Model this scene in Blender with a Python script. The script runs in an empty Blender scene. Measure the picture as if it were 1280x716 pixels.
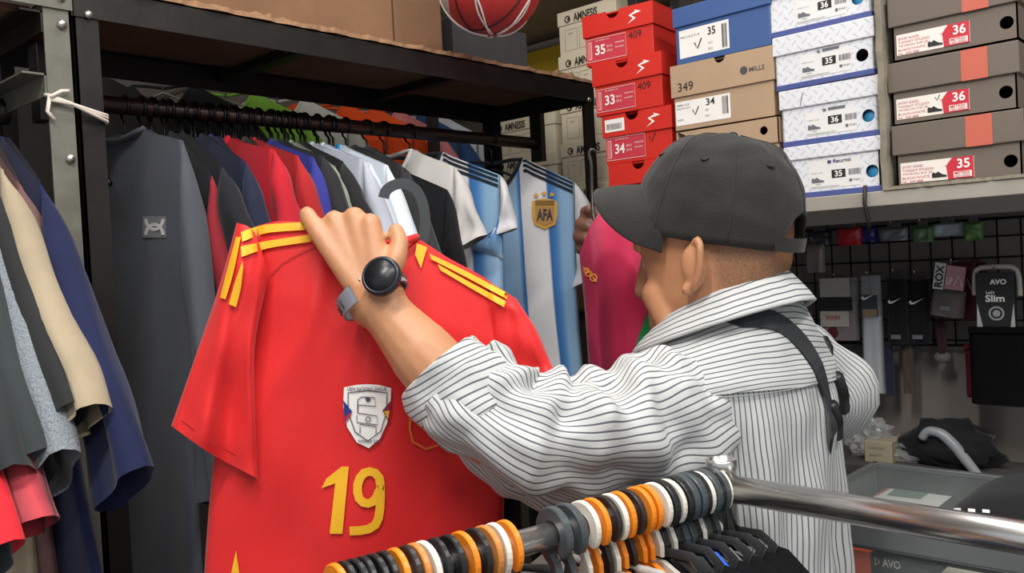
import bpy, bmesh, math, random
from math import sin, cos, pi, radians, sqrt, atan2, atan, floor
from mathutils import Vector, Matrix, noise
from mathutils.bvhtree import BVHTree

random.seed(7)
S = bpy.context.scene
COL = S.collection
V = Vector

# ------------------------------------------------------------------ camera
FPX = 1100.0                                   # focal length in pixels of the 1280 px wide frame
A_ = radians(47.4); ROLL = radians(3.0); PIT = atan(25 / FPX)
Fh = V((sin(A_), cos(A_), 0)); Rh = V((cos(A_), -sin(A_), 0)); Uz = V((0, 0, 1))
cF = Fh * cos(PIT) - Uz * sin(PIT)
u0 = Fh * sin(PIT) + Uz * cos(PIT)
cR = Rh * cos(ROLL) - u0 * sin(ROLL)
cU = Rh * sin(ROLL) + u0 * cos(ROLL)
CAM = V((0, 0, 1.5))
cd = bpy.data.cameras.new('camera'); cam = bpy.data.objects.new('camera', cd); COL.objects.link(cam)
cd.sensor_width = 36; cd.lens = 36 * FPX / 1280; cd.clip_start = .02
cam.matrix_world = Matrix(((cR.x, cU.x, -cF.x, CAM.x), (cR.y, cU.y, -cF.y, CAM.y), (cR.z, cU.z, -cF.z, CAM.z), (0, 0, 0, 1)))
S.camera = cam
def ray(px, py): return cF + cR * ((px - 640) / FPX) - cU * ((py - 358) / FPX)
def P(px, py, D): return CAM + ray(px, py) * D
def PL(px, py, ax, val):
    r = ray(px, py); return CAM + r * ((val - CAM[ax]) / r[ax])

# ------------------------------------------------------------------ world, lights, exposure
w = bpy.data.worlds.new('world'); S.world = w; w.use_nodes = True
w.node_tree.nodes['Background'].inputs[0].default_value = (.93, .96, 1, 1)
w.node_tree.nodes['Background'].inputs[1].default_value = .62
S.view_settings.view_transform = 'Standard'; S.view_settings.look = 'None'
S.view_settings.gamma = 1; S.view_settings.use_curve_mapping = False
S.view_settings.exposure = 0.0
CEIL = 2.95
LAMPS = [((-.15, .35), (1.2, .10), 33), ((.85, -.45), (1.2, .10), 24), ((1.05, .95), (1.2, .10), 11), ((-.6, -1.0), (1.2, .10), 26)]
for (lx, ly), (sx, sy), e in LAMPS:
    ld = bpy.data.lights.new('tube_light', 'AREA'); ld.shape = 'RECTANGLE'; ld.size = sx; ld.size_y = sy
    ld.energy = e; ld.color = (1, .97, .93)
    lo = bpy.data.objects.new('tube_light', ld); COL.objects.link(lo); lo.location = (lx, ly, CEIL - .075)

# ------------------------------------------------------------------ materials
def srgb(c):
    if isinstance(c, str):
        c = [int(c[i:i + 2], 16) / 255 for i in (0, 2, 4)]
    return tuple(x / 12.92 if x <= .04045 else ((x + .055) / 1.055) ** 2.4 for x in c) + (1,)
MATS = {}
def base_mat(name):
    m = bpy.data.materials.new(name); m.use_nodes = True
    nt = m.node_tree; return m, nt, nt.nodes['Principled BSDF']
def N(nt, t, **kw):
    n = nt.nodes.new(t)
    for k, v in kw.items(): setattr(n, k, v)
    return n
def mat(name, col, rough=.6, metal=0, var=.12, scale=12, bump=.0, bscale=200, sheen=0, spec=.5, alpha=1, coat=0):
    """plain procedural surface: base colour with soft noise variation and fine bump"""
    if name in MATS: return MATS[name]
    m, nt, b = base_mat(name); c = srgb(col)
    tc = N(nt, 'ShaderNodeTexCoord'); no = N(nt, 'ShaderNodeTexNoise'); no.inputs['Scale'].default_value = scale; no.inputs['Detail'].default_value = 4
    nt.links.new(tc.outputs['Object'], no.inputs['Vector'])
    r = N(nt, 'ShaderNodeValToRGB'); r.color_ramp.elements[0].position = .3; r.color_ramp.elements[1].position = .7
    r.color_ramp.elements[0].color = tuple(x * (1 - var) for x in c[:3]) + (1,)
    r.color_ramp.elements[1].color = tuple(min(1, x * (1 + var)) for x in c[:3]) + (1,)
    nt.links.new(no.outputs['Fac'], r.inputs['Fac']); nt.links.new(r.outputs['Color'], b.inputs['Base Color'])
    b.inputs['Roughness'].default_value = rough; b.inputs['Metallic'].default_value = metal
    b.inputs['Specular IOR Level'].default_value = spec
    if sheen: b.inputs['Sheen Weight'].default_value = sheen
    if coat: b.inputs['Coat Weight'].default_value = coat
    if alpha < 1: b.inputs['Alpha'].default_value = alpha
    if bump:
        n2 = N(nt, 'ShaderNodeTexNoise'); n2.inputs['Scale'].default_value = bscale
        nt.links.new(tc.outputs['Object'], n2.inputs['Vector'])
        bp = N(nt, 'ShaderNodeBump'); bp.inputs['Strength'].default_value = bump; bp.inputs['Distance'].default_value = .004
        nt.links.new(n2.outputs['Fac'], bp.inputs['Height']); nt.links.new(bp.outputs['Normal'], b.inputs['Normal'])
    MATS[name] = m; return m
def fabric(col, name=None, rough=.8, sheen=.12, var=.1):
    return mat(name or 'fabric_' + str(col), col, rough, 0, var, 9, .18, 420, sheen, .25)
def ink(col, rough=.55): return mat('print_' + col, col, rough, 0, .03, 30)
def plastic(col, rough=.35): return mat('plastic_' + col, col, rough, 0, .06, 20)
def ramp_uv(name, stops, freq, comp=0, phase=0., rough=.75, wave=0., wscale=6., interp='LINEAR', sheen=.1):
    """printed / woven stripes that follow the cloth's own UV"""
    if name in MATS: return MATS[name]
    m, nt, b = base_mat(name)
    uv = N(nt, 'ShaderNodeUVMap'); sp = N(nt, 'ShaderNodeSeparateXYZ'); nt.links.new(uv.outputs[0], sp.inputs[0])
    src = sp.outputs[comp]
    if wave:
        nz = N(nt, 'ShaderNodeTexNoise'); nz.inputs['Scale'].default_value = wscale; nz.inputs['Detail'].default_value = 1.5
        nt.links.new(uv.outputs[0], nz.inputs['Vector'])
        ma = N(nt, 'ShaderNodeMath', operation='MULTIPLY_ADD'); ma.inputs[1].default_value = wave
        nt.links.new(nz.outputs['Fac'], ma.inputs[0]); nt.links.new(src, ma.inputs[2]); src = ma.outputs[0]
    mu = N(nt, 'ShaderNodeMath', operation='MULTIPLY_ADD'); mu.inputs[1].default_value = freq; mu.inputs[2].default_value = phase
    nt.links.new(src, mu.inputs[0])
    fr = N(nt, 'ShaderNodeMath', operation='FRACT'); nt.links.new(mu.outputs[0], fr.inputs[0])
    r = N(nt, 'ShaderNodeValToRGB'); cr = r.color_ramp; cr.interpolation = interp
    while len(cr.elements) < len(stops): cr.elements.new(.5)
    for e, (p, c) in zip(cr.elements, sorted(stops)): e.position = p; e.color = srgb(c)
    nt.links.new(fr.outputs[0], r.inputs['Fac']); nt.links.new(r.outputs['Color'], b.inputs['Base Color'])
    b.inputs['Roughness'].default_value = rough; b.inputs['Sheen Weight'].default_value = sheen; b.inputs['Specular IOR Level'].default_value = .25
    tc = N(nt, 'ShaderNodeTexCoord'); n2 = N(nt, 'ShaderNodeTexNoise'); n2.inputs['Scale'].default_value = 300
    nt.links.new(tc.outputs['Object'], n2.inputs['Vector'])
    bp = N(nt, 'ShaderNodeBump'); bp.inputs['Strength'].default_value = .12; bp.inputs['Distance'].default_value = .003
    nt.links.new(n2.outputs['Fac'], bp.inputs['Height']); nt.links.new(bp.outputs['Normal'], b.inputs['Normal'])
    MATS[name] = m; return m
def glass_mat(name, tint=(.9, 1, .97), rough=.02, alpha=.22):
    if name in MATS: return MATS[name]
    m, nt, b = base_mat(name)
    no = N(nt, 'ShaderNodeTexNoise'); no.inputs['Scale'].default_value = 7
    mr = N(nt, 'ShaderNodeMapRange'); mr.inputs['To Min'].default_value = rough; mr.inputs['To Max'].default_value = rough + .08
    nt.links.new(no.outputs['Fac'], mr.inputs['Value']); nt.links.new(mr.outputs['Result'], b.inputs['Roughness'])
    b.inputs['Base Color'].default_value = tint + (1,); b.inputs['Alpha'].default_value = alpha
    MATS[name] = m; return m

M_BLACKIRON = mat('black_painted_iron', '1d1a18', .45, .3, .3, 14, .1, 60)
M_GREYIRON = mat('grey_green_iron', '6c6c62', .55, .3, .18, 18, .15, 50)
M_CARD = mat('cardboard', '7d5c42', .9, 0, .14, 6, .2, 80)
M_CARDD = mat('cardboard_dark', '6f4c38', .9, 0, .2, 6, .25, 60)
M_CARDEDGE = mat('torn_cardboard', '9a7658', .95, 0, .3, 60, .5, 90)
M_CHROME = mat('chrome', 'dddad8', .27, 1, .05, 8)
M_WIRE = mat('black_wire', '151312', .35, .5, .2)
M_STEELW = mat('steel_wire', 'b9b5ae', .3, .9, .1)
M_WHITEP = plastic('efeae2')

# ------------------------------------------------------------------ mesh helpers
def wloc(o):
    p = V((0, 0, 0))
    while o is not None: p += o.location; o = o.parent
    return p
def mk(name, verts, faces, m, parent=None, local=False, smooth=True, uv=None, bevel=0, fm=None):
    me = bpy.data.meshes.new(name)
    if parent is not None and not local:
        o0 = wloc(parent); verts = [V(v) - o0 for v in verts]
    me.from_pydata([tuple(v) for v in verts], [], faces)
    for mm in (m if isinstance(m, (list, tuple)) else [m]): me.materials.append(mm)
    if fm:
        me.polygons.foreach_set('material_index', fm)
    if smooth: me.polygons.foreach_set('use_smooth', [True] * len(me.polygons))
    if uv:
        l = me.uv_layers.new(name='UVMap'); d = l.data
        for i, lp in enumerate(me.loops): d[i].uv = uv[lp.vertex_index]
    me.update()
    o = bpy.data.objects.new(name, me); COL.objects.link(o)
    if parent is not None: o.parent = parent
    if bevel:
        b = o.modifiers.new('bevel', 'BEVEL'); b.width = bevel; b.segments = 2; b.limit_method = 'ANGLE'
    return o
def tag(o, label, cat, group=None):
    o['label'] = label; o['category'] = cat
    if group: o['group'] = group
    return o
def thing(name, label, cat, loc=(0, 0, 0), rotz=0, group=None):
    o = bpy.data.objects.new(name, None); COL.objects.link(o); o.empty_display_size = .05
    o.location = loc; o.rotation_euler = (0, 0, rotz)
    return tag(o, label, cat, group)
def struct(o): o['kind'] = 'structure'; return o
def copy_tree(o, parent=None):
    c = o.copy(); COL.objects.link(c); c.parent = parent
    for ch in list(o.children): copy_tree(ch, c)
    return c
class MB:
    def __init__(s): s.v = []; s.f = []; s.uv = []
    def add(s, vs, fs, uvs=None):
        n = len(s.v); s.v += [V(v) for v in vs]; s.f += [tuple(i + n for i in f) for f in fs]
        s.uv += uvs if uvs else [(0, 0)] * len(vs)
    def box(s, lo, hi, mtx=None):
        x0, y0, z0 = lo; x1, y1, z1 = hi
        vs = [V(p) for p in ((x0, y0, z0), (x1, y0, z0), (x1, y1, z0), (x0, y1, z0), (x0, y0, z1), (x1, y0, z1), (x1, y1, z1), (x0, y1, z1))]
        if mtx: vs = [mtx @ v for v in vs]
        s.add(vs, [(3, 2, 1, 0), (4, 5, 6, 7), (0, 1, 5, 4), (1, 2, 6, 5), (2, 3, 7, 6), (3, 0, 4, 7)]); return s
    def tube(s, pts, r, n=8, cap=True, closed=False, flat=None, uvs=False):
        pts = [V(p) for p in pts]; k = len(pts)
        rs = r if isinstance(r, (list, tuple)) else [r] * k
        rings = []; prev = None
        for i in range(k):
            a = pts[(i - 1) % k] if (closed or i > 0) else pts[i]
            b = pts[(i + 1) % k] if (closed or i < k - 1) else pts[i]
            t = (b - a).normalized()
            if prev is None:
                nrm = t.orthogonal().normalized()
                if flat: nrm = (V(flat) - t * t.dot(V(flat))).normalized()
            else:
                nrm = (prev - t * prev.dot(t)).normalized()
            prev = nrm; bn = t.cross(nrm)
            rings.append([pts[i] + (nrm * cos(2 * pi * j / n) + bn * sin(2 * pi * j / n)) * rs[i] for j in range(n)])
        vs = [p for rr in rings for p in rr]; fs = []
        for i in range(k if closed else k - 1):
            for j in range(n):
                i2 = (i + 1) % k
                fs.append((i * n + j, i * n + (j + 1) % n, i2 * n + (j + 1) % n, i2 * n + j))
        if cap and not closed: fs += [tuple(range(n - 1, -1, -1)), tuple((k - 1) * n + j for j in range(n))]
        s.add(vs, fs); return s
    def sphere(s, c, r, nu=16, nv=10, sc=(1, 1, 1), mtx=None):
        c = V(c); vs = []; fs = []
        for i in range(nv + 1):
            th = pi * i / nv
            for j in range(nu):
                ph = 2 * pi * j / nu
                p = V((sin(th) * cos(ph) * sc[0], sin(th) * sin(ph) * sc[1], cos(th) * sc[2])) * r
                vs.append(c + (mtx @ p if mtx else p))
        for i in range(nv):
            for j in range(nu):
                fs.append((i * nu + j, (i + 1) * nu + j, (i + 1) * nu + (j + 1) % nu, i * nu + (j + 1) % nu))
        s.add(vs, fs); return s
    def capsule(s, a, b, ra, rb):
        a = V(a); b = V(b); s.sphere(a, ra, 14, 9); s.sphere(b, rb, 14, 9); s.tube([a, b], [ra, rb], 14); return s
    def lathe(s, prof, c=(0, 0, 0), axis=(0, 0, 1), n=24, cap=False):
        ax = V(axis).normalized(); e1 = ax.orthogonal().normalized(); e2 = ax.cross(e1); c = V(c); k = len(prof)
        vs = [c + ax * h + (e1 * cos(2 * pi * j / n) + e2 * sin(2 * pi * j / n)) * r for r, h in prof for j in range(n)]
        fs = [(i * n + j, i * n + (j + 1) % n, (i + 1) * n + (j + 1) % n, (i + 1) * n + j) for i in range(k - 1) for j in range(n)]
        if cap: fs += [tuple(range(n - 1, -1, -1)), tuple((k - 1) * n + j for j in range(n))]
        s.add(vs, fs); return s
    def prism(s, outline, o, ex, ey, ez, d):
        """outline in (x,y) of the frame, extruded from 0 to d along ez"""
        o, ex, ey, ez = V(o), V(ex), V(ey), V(ez); n = len(outline)
        vs = [o + ex * x + ey * y for x, y in outline] + [o + ex * x + ey * y + ez * d for x, y in outline]
        fs = [tuple(range(n - 1, -1, -1)), tuple(range(n, 2 * n))] + [(i, (i + 1) % n, n + (i + 1) % n, n + i) for i in range(n)]
        s.add(vs, fs); return s
    def grid(s, fn, nu, nv, closed_u=False, uvfn=None):
        vs = []; uvs = []
        for j in range(nv + 1):
            for i in range(nu if closed_u else nu + 1):
                a, b = i / nu, j / nv; vs.append(fn(a, b)); uvs.append(uvfn(a, b) if uvfn else (a, b))
        W = nu if closed_u else nu + 1
        fs = [(j * W + i, j * W + (i + 1) % W, (j + 1) * W + (i + 1) % W, (j + 1) * W + i) for j in range(nv) for i in range(nu)]
        s.add(vs, fs, uvs); return s
    def build(s, name, m, parent=None, local=False, smooth=True, bevel=0, uv=False):
        return mk(name, s.v, s.f, m, parent, local, smooth, s.uv if uv else None, bevel)
def obox(name, lo, hi, m, parent=None, local=False, bevel=.0015):
    return MB().box(lo, hi).build(name, m, parent, local, False, bevel)

# text and 2-D artwork ------------------------------------------------
_T = {}
def text2d(s, bold=0., xs=1.0):
    k = (s, bold)
    if k not in _T:
        cu = bpy.data.curves.new('txt', 'FONT'); cu.body = s; cu.size = 1; cu.align_x = 'LEFT'; cu.offset = bold; cu.resolution_u = 3
        o = bpy.data.objects.new('txt', cu); COL.objects.link(o)
        dg = bpy.context.evaluated_depsgraph_get(); me = o.evaluated_get(dg).to_mesh()
        vs = [(v.co.x, v.co.y) for v in me.vertices]; fs = [tuple(p.vertices) for p in me.polygons]
        o.evaluated_get(dg).to_mesh_clear(); bpy.data.objects.remove(o); bpy.data.curves.remove(cu)
        _T[k] = (vs, fs)
    return _T[k]
def fit_text(s, x0, y0, x1, y1, bold=0.):
    """text scaled to fill the rectangle"""
    vs, fs = text2d(s, bold)
    ax = min(v[0] for v in vs); bx = max(v[0] for v in vs); ay = min(v[1] for v in vs); by = max(v[1] for v in vs)
    return [(x0 + (x - ax) / (bx - ax) * (x1 - x0), y0 + (y - ay) / (by - ay) * (y1 - y0)) for x, y in vs], fs
def rect2(x0, y0, x1, y1): return [(x0, y0), (x1, y0), (x1, y1), (x0, y1)], [(0, 1, 2, 3)]
def poly2(pts): return list(pts), [tuple(range(len(pts)))]
def disc2(cx, cy, r, n=20, ry=None): return poly2([(cx + r * cos(2 * pi * i / n), cy + (ry or r) * sin(2 * pi * i / n)) for i in range(n)])
def stroke2(pts, wd, closed=False):
    pts = [V(p).to_2d() if len(p) == 2 else V(p) for p in pts]; n = len(pts); vs = []; fs = []
    for i in range(n):
        a = pts[(i - 1) % n] if closed or i else pts[i]; b = pts[(i + 1) % n] if closed or i < n - 1 else pts[i]
        t = (b - a).normalized(); q = V((-t.y, t.x)) * (wd / 2)
        vs += [tuple(pts[i] + q), tuple(pts[i] - q)]
    for i in range(n if closed else n - 1):
        j = (i + 1) % n; fs.append((2 * i, 2 * i + 1, 2 * j + 1, 2 * j))
    return vs, fs
def barcode2(x0, y0, x1, y1, n=14, seed=1):
    r = random.Random(seed); vs = []; fs = []; x = x0
    st = (x1 - x0) / n
    for i in range(n):
        wd = st * r.uniform(.3, .75); k = len(vs); vs += [(x, y0), (x + wd, y0), (x + wd, y1), (x, y1)]; fs.append((k, k + 1, k + 2, k + 3)); x += st
    return vs, fs
def join2(*gs):
    vs = []; fs = []
    for v, f in gs:
        n = len(vs); vs += list(v); fs += [tuple(i + n for i in q) for q in f]
    return vs, fs
def art(name, g, o, ex, ey, off, m, parent, local=True):
    """flat printed artwork on a plane: point = o + ex*x + ey*y, lifted by off"""
    o, ex, ey = V(o), V(ex), V(ey); nrm = ex.cross(ey).normalized()
    r = mk(name, [o + ex * x + ey * y + nrm * off for x, y in g[0]], g[1], m, parent, local, False)
    if name in ('print', 'barcode', 'box_print', 'red_print'): r['kind'] = 'stuff'
    return r
def bvh_of(objs):
    vs = []; fs = []
    for o in objs:
        mw = wloc(o); n = len(vs)
        vs += [v.co + mw for v in o.data.vertices]; fs += [tuple(i + n for i in p.vertices) for p in o.data.polygons]
    return BVHTree.FromPolygons(vs, fs)
def cast(bvh, px, py, off=.0015, default=None):
    d = ray(px, py).normalized(); h = bvh.ray_cast(CAM, d)
    if h[0] is None: return default if default else P(px, py, 1.12)
    return h[0] - d * off
def decal(name, g, to_px, bvh, m, parent, off=.0015, cuts=0, default=None):
    """lays flat 2-D artwork onto a cloth surface so that it follows the folds"""
    bm = bmesh.new(); vs = [bm.verts.new((x, y, 0)) for x, y in g[0]]
    for f in g[1]:
        try: bm.faces.new([vs[i] for i in f])
        except ValueError: pass
    bm.normal_update(); bmesh.ops.triangulate(bm, faces=bm.faces[:])
    bm.verts.index_update()
    pts = [(v.co.x, v.co.y) for v in bm.verts]; fs = [tuple(v.index for v in f.verts) for f in bm.faces]; bm.free()
    for _ in range(cuts):
        mid = {}; nf = []
        def md(a, b):
            k = (min(a, b), max(a, b))
            if k not in mid: mid[k] = len(pts); pts.append(((pts[a][0] + pts[b][0]) / 2, (pts[a][1] + pts[b][1]) / 2))
            return mid[k]
        for a, b, c in fs:
            x, y, z = md(a, b), md(b, c), md(c, a); nf += [(a, x, z), (x, b, y), (z, y, c), (x, y, z)]
        fs = nf
    out = [cast(bvh, *to_px(*p), off, default) for p in pts]
    return mk(name, out, fs, m, parent, False, True)

# cloth helpers -------------------------------------------------------
def poly(pts):
    pts = [V(p) for p in pts]; L = [0]
    for a, b in zip(pts, pts[1:]): L.append(L[-1] + (b - a).length)
    def f(t):
        t = max(0, min(1, t)) * L[-1]
        for i in range(len(pts) - 1):
            if t <= L[i + 1] or i == len(pts) - 2:
                k = (t - L[i]) / max(1e-9, L[i + 1] - L[i])
                p0 = pts[max(0, i - 1)]; p1 = pts[i]; p2 = pts[i + 1]; p3 = pts[min(len(pts) - 1, i + 2)]
                q = p1.lerp(p2, k)
                cr = .5 * ((2 * p1) + (p2 - p0) * k + (2 * p0 - 5 * p1 + 4 * p2 - p3) * k * k + (3 * p1 - p0 - 3 * p2 + p3) * k ** 3)
                return q.lerp(cr, .8)
    return f
def coons(T, H, L, R):
    T, H, L, R = poly(T), poly(H), poly(L), poly(R); a, b, c, d = T(0), T(1), H(0), H(1)
    def q(s, v):
        return (T(s) * (1 - v) + H(s) * v + L(v) * (1 - s) + R(v) * s
                - (a * (1 - s) * (1 - v) + b * s * (1 - v) + c * (1 - s) * v + d * s * v))
    return q
def cushion(q, to3, bulge, folds, nu=28, nv=36, backdip=None):
    """two cloth layers joined round the rim; to3(p2, off) gives a point, off < 0 is the viewer side"""
    mb = MB(); W = nu + 1; idx = {}
    def shp(s, v): return sqrt(max(0, min(1, 4 * s * (1 - s) * 1.5))) * min(1, .25 + v * 4)
    vs = []; uvs = []; fs = []
    for side in (-1, 1):
        for j in range(nv + 1):
            for i in range(W):
                s, v = i / nu, j / nv
                if side == 1 and i in (0, nu): idx[(1, i, j)] = idx[(-1, i, j)]; continue
                b = bulge * shp(s, v); f = folds(s, v)
                idx[(side, i, j)] = len(vs); vs.append(to3(q(s, v), side * b + f)); uvs.append((s, v))
    for side in (-1, 1):
        for j in range(nv):
            for i in range(nu):
                c = (idx[(side, i, j)], idx[(side, i + 1, j)], idx[(side, i + 1, j + 1)], idx[(side, i, j + 1)])
                fs.append(c if side == 1 else c[::-1])
    mb.add(vs, fs, uvs); return mb
def folds_fn(seed, amp, k=9, drift=2.5):
    r = random.Random(seed); a, b, c = r.uniform(0, 6), r.uniform(0, 6), r.uniform(.7, 1.3)
    def f(s, v):
        return amp * min(1, .15 + 1.4 * v) * (sin(k * c * s + a + drift * v) * .6 + sin(k * 1.9 * s + b - drift * 1.3 * v) * .3
               + 1.3 * noise.noise(V((s * 4 + seed, v * 3.5, seed * .37))))
    return f

# ================================================================== the room
M_FLOOR = mat('floor_tile', '8a8680', .35, 0, .15, 3)
M_WALL = mat('painted_wall', '6b645c', .8, 0, .06, 4, .1, 40)
M_CEIL = mat('ceiling_paint', 'd8d5cf', .85, 0, .04, 4)
struct(obox('floor', (-2.6, -2.2, -.05), (2.6, 3.0, 0), M_FLOOR))
struct(obox('ceiling', (-2.6, -2.2, CEIL), (2.6, 3.0, CEIL + .05), M_CEIL))
struct(obox('wall_back', (-2.6, 2.9, 0), (2.6, 3.0, CEIL), M_WALL))
struct(obox('wall_right', (2.5, -2.2, 0), (2.6, 2.9, CEIL), M_WALL))
M_TUBE = mat('lamp_tube_glass', 'ffffff', .4)
def lamp_mat():
    m, nt, b = base_mat('lit_tube'); b.inputs['Emission Color'].default_value = (1, .97, .92, 1); b.inputs['Emission Strength'].default_value = 4
    return m
M_LIT = lamp_mat()
for i, ((lx, ly), (sx, sy), e) in enumerate(LAMPS):
    t = thing('ceiling_lamp', ['tube lamp on the ceiling in front of the hanging rack', 'tube lamp on the ceiling beside the glass counter', 'tube lamp on the ceiling above the man in the cap', 'tube lamp on the ceiling farthest from both racks'][i], 'lamp', (lx, ly, CEIL), 0, 'ceiling tube lamps')
    obox('housing', (-.62, -.04, -.05), (.62, .04, 0), mat('lamp_housing', 'e8e6e2', .5), t, True)
    for s in (-.02, .02): MB().tube([(-.59, s, -.06), (.59, s, -.06)], .012, 10).build('tube', M_LIT, t, True)

# ------------------------------------------------------------------ black clothes rack
RX0, RX1, RY0, RY1, RZ = .588, 1.885, 1.42, 1.80, 1.975
rack = thing('clothes_rack', 'black painted iron clothes rack with a cardboard topped upper shelf', 'rack', ((RX0 + RX1) / 2, 1.61, 0))
def angle_iron(name, p0, p1, m, parent, a, b, wd=.038, th=.003):
    """L profile from p0 to p1, flanges along a and b"""
    p0, p1, a, b = V(p0), V(p1), V(a), V(b); mb = MB()
    for u, v in ((a, b), (b, a)):
        q = [p0, p0 + u * wd, p0 + u * wd + v * th, p0 + v * th]; r = [x + (p1 - p0) for x in q]
        mb.add(q + r, [(0, 1, 2, 3), (7, 6, 5, 4), (0, 4, 5, 1), (1, 5, 6, 2), (2, 6, 7, 3), (3, 7, 4, 0)])
    return mb.build(name, m, parent, False, False)
for x, sx in ((RX0 - .019, 1), (RX1 + .019, -1)):
    for y, sy in ((RY0, 1), (RY1, -1)):
        angle_iron('post', (x, y, 0), (x, y, RZ - .003), M_BLACKIRON, rack, (sx, 0, 0), (0, sy, 0))
ex = (RX1 - RX0) + .038
for y, sy in ((RY0 - .003, 1), (RY1 + .003, -1)):
    angle_iron('long_beam', (RX0 - .019, y, RZ), (RX1 + .019, y, RZ), M_BLACKIRON, rack, (0, sy, 0), (0, 0, -1), .05)
for x, sx in ((RX0 - .022, 1), (RX1 + .022, -1)):
    angle_iron('cross_beam', (x, RY0, RZ), (x, RY1, RZ), M_BLACKIRON, rack, (sx, 0, 0), (0, 0, -1), .05)
    angle_iron('cross_beam', (x, RY0, .35), (x, RY1, .35), M_BLACKIRON, rack, (sx, 0, 0), (0, 0, -1), .04)
for x in (1.02, 1.45): obox('shelf_stay', (x, RY0 + .003, RZ - .03), (x + .03, RY1 - .003, RZ - .004), M_BLACKIRON, rack)
obox('rail_bracket', (RX0 - .015, 1.59, 1.79), (RX0 + .005, 1.63, RZ - .05), M_BLACKIRON, rack)
obox('rail_bracket', (RX1 - .005, 1.59, 1.79), (RX1 + .015, 1.63, RZ - .05), M_BLACKIRON, rack)
MB().tube([(RX0, 1.61, 1.83), (RX1, 1.61, 1.84)], .016, 14).build('hanging_rail', mat('dark_rail', '3a2a24', .35, .6, .25, 40), rack)
for (x, z) in ((RX0 + .003, 1.93), (RX1 - .005, 1.93)):
    MB().lathe([(0, .004), (.006, .003), (.007, 0)], (x, RY0 - .004, z), (0, -1, 0), 8).build('bolt', M_STEELW, rack)
# cardboard lining of the top, with a torn front edge
mb = MB(); nx = 90; vs = []
for i in range(nx + 1):
    x = RX0 + .03 + (RX1 - RX0 - .01) * i / nx
    y = RY0 - .006 + .012 * noise.noise(V((i * .33, 0, 0))) + .005 * noise.noise(V((i * 1.7, 3, 0)))
    zz = .004 + .008 * abs(noise.noise(V((i * .5, 9, 0)))) + (.006 if 78 < i < 84 else 0)
    vs += [(x, y, RZ), (x, y, RZ + zz + .004), (x, y + .05, RZ + .006), (x, RY1 - .01, RZ + .006), (x, RY1 - .01, RZ)]
fs = [(i * 5 + a, (i + 1) * 5 + a, (i + 1) * 5 + (a + 1) % 5, i * 5 + (a + 1) % 5) for i in range(nx) for a in range(5)]
fs += [(4, 3, 2, 1, 0), tuple(nx * 5 + a for a in range(5))]
tag(mk('cardboard_sheet', vs, fs, M_CARDEDGE, None, False, False), 'brown cardboard sheet with torn front edge lining the black rack top', 'cardboard')
# sagging underside board
tag(obox('shelf_board', (RX0 + .005, RY0 + .056, RZ - .034 + .03 - .006), (RX1 - .005, RY1 - .056, RZ - .001), M_CARDD), 'reddish brown board under the cardboard of the black rack', 'board')

# things on top of the rack
def carton(name, label, lo, hi, m, group=None, rotz=0, flaps=True):
    lo, hi = V(lo), V(hi); c = (lo + hi) / 2; t = thing(name, label, 'box', (c.x, c.y, lo.z), rotz, group)
    h = (hi - lo) / 2
    obox('body', (-h.x, -h.y, 0), (h.x, h.y, 2 * h.z), m, t, True, .003)
    if flaps:
        obox('flap', (-h.x, -h.y, 2 * h.z), (h.x, -.002, 2 * h.z + .004), m, t, True, .001)
        obox('flap', (-h.x, .002, 2 * h.z), (h.x, h.y, 2 * h.z + .004), m, t, True, .001)
        obox('tape', (-.025, -h.y - .0008, 2 * h.z - .07), (.025, h.y + .0008, 2 * h.z + .005), mat('packing_tape', 'a98d63', .3), t, True, 0)
    return t
zt = RZ + .0075
carton('carton', 'wide brown carton on the black rack beside the netted ball', (.66, 1.462, zt), (1.255, 1.78, zt + .42), M_CARD)
carton('carton', 'narrow brown carton wedged against the wide carton on the black rack', (1.26, 1.462, zt), (1.40, 1.78, zt + .40), M_CARD)
carton('dark_box', 'blue grey flat box at the bottom behind the netted ball', (1.56, 1.58, zt), (1.83, 1.78, zt + .045), mat('bluegrey_card', '39424f', .7), 'dark boxes on the rack', 0, False)
carton('dark_box', 'dark grey box stacked on the flat box behind the netted ball', (1.55, 1.58, zt + .046), (1.83, 1.78, zt + .15), mat('darkgrey_card', '3b3a3c', .7), 'dark boxes on the rack', 0, False)

# netted ball hanging from the ceiling
bc = P(613, -23, 1.86); BR = .111
ball = thing('basketball', 'red and white ball hanging in a white string net', 'ball', bc, -A_)
def ball_mat():
    m, nt, b = base_mat('ball_skin'); tc = N(nt, 'ShaderNodeTexCoord'); sp = N(nt, 'ShaderNodeSeparateXYZ'); nt.links.new(tc.outputs['Object'], sp.inputs[0])
    r = N(nt, 'ShaderNodeValToRGB'); r.color_ramp.interpolation = 'CONSTANT'
    mr = N(nt, 'ShaderNodeMapRange'); mr.inputs['From Min'].default_value = -.13; mr.inputs['From Max'].default_value = .13
    nt.links.new(sp.outputs[0], mr.inputs['Value']); nt.links.new(mr.outputs['Result'], r.inputs['Fac'])
    e = r.color_ramp.elements; e[0].color = srgb('c9bfb4'); e[1].position = .16; e[1].color = srgb('b8322f')
    nt.links.new(r.outputs['Color'], b.inputs['Base Color']); b.inputs['Roughness'].default_value = .55
    vo = N(nt, 'ShaderNodeTexVoronoi'); vo.inputs['Scale'].default_value = 260; nt.links.new(tc.outputs['Object'], vo.inputs['Vector'])
    bp = N(nt, 'ShaderNodeBump'); bp.inputs['Strength'].default_value = .3; bp.inputs['Distance'].default_value = .002
    nt.links.new(vo.outputs['Distance'], bp.inputs['Height']); nt.links.new(bp.outputs['Normal'], b.inputs['Normal'])
    return m
MB().sphere((0, 0, 0), BR, 40, 24).build('ball_skin', ball_mat(), ball, True)
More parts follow.
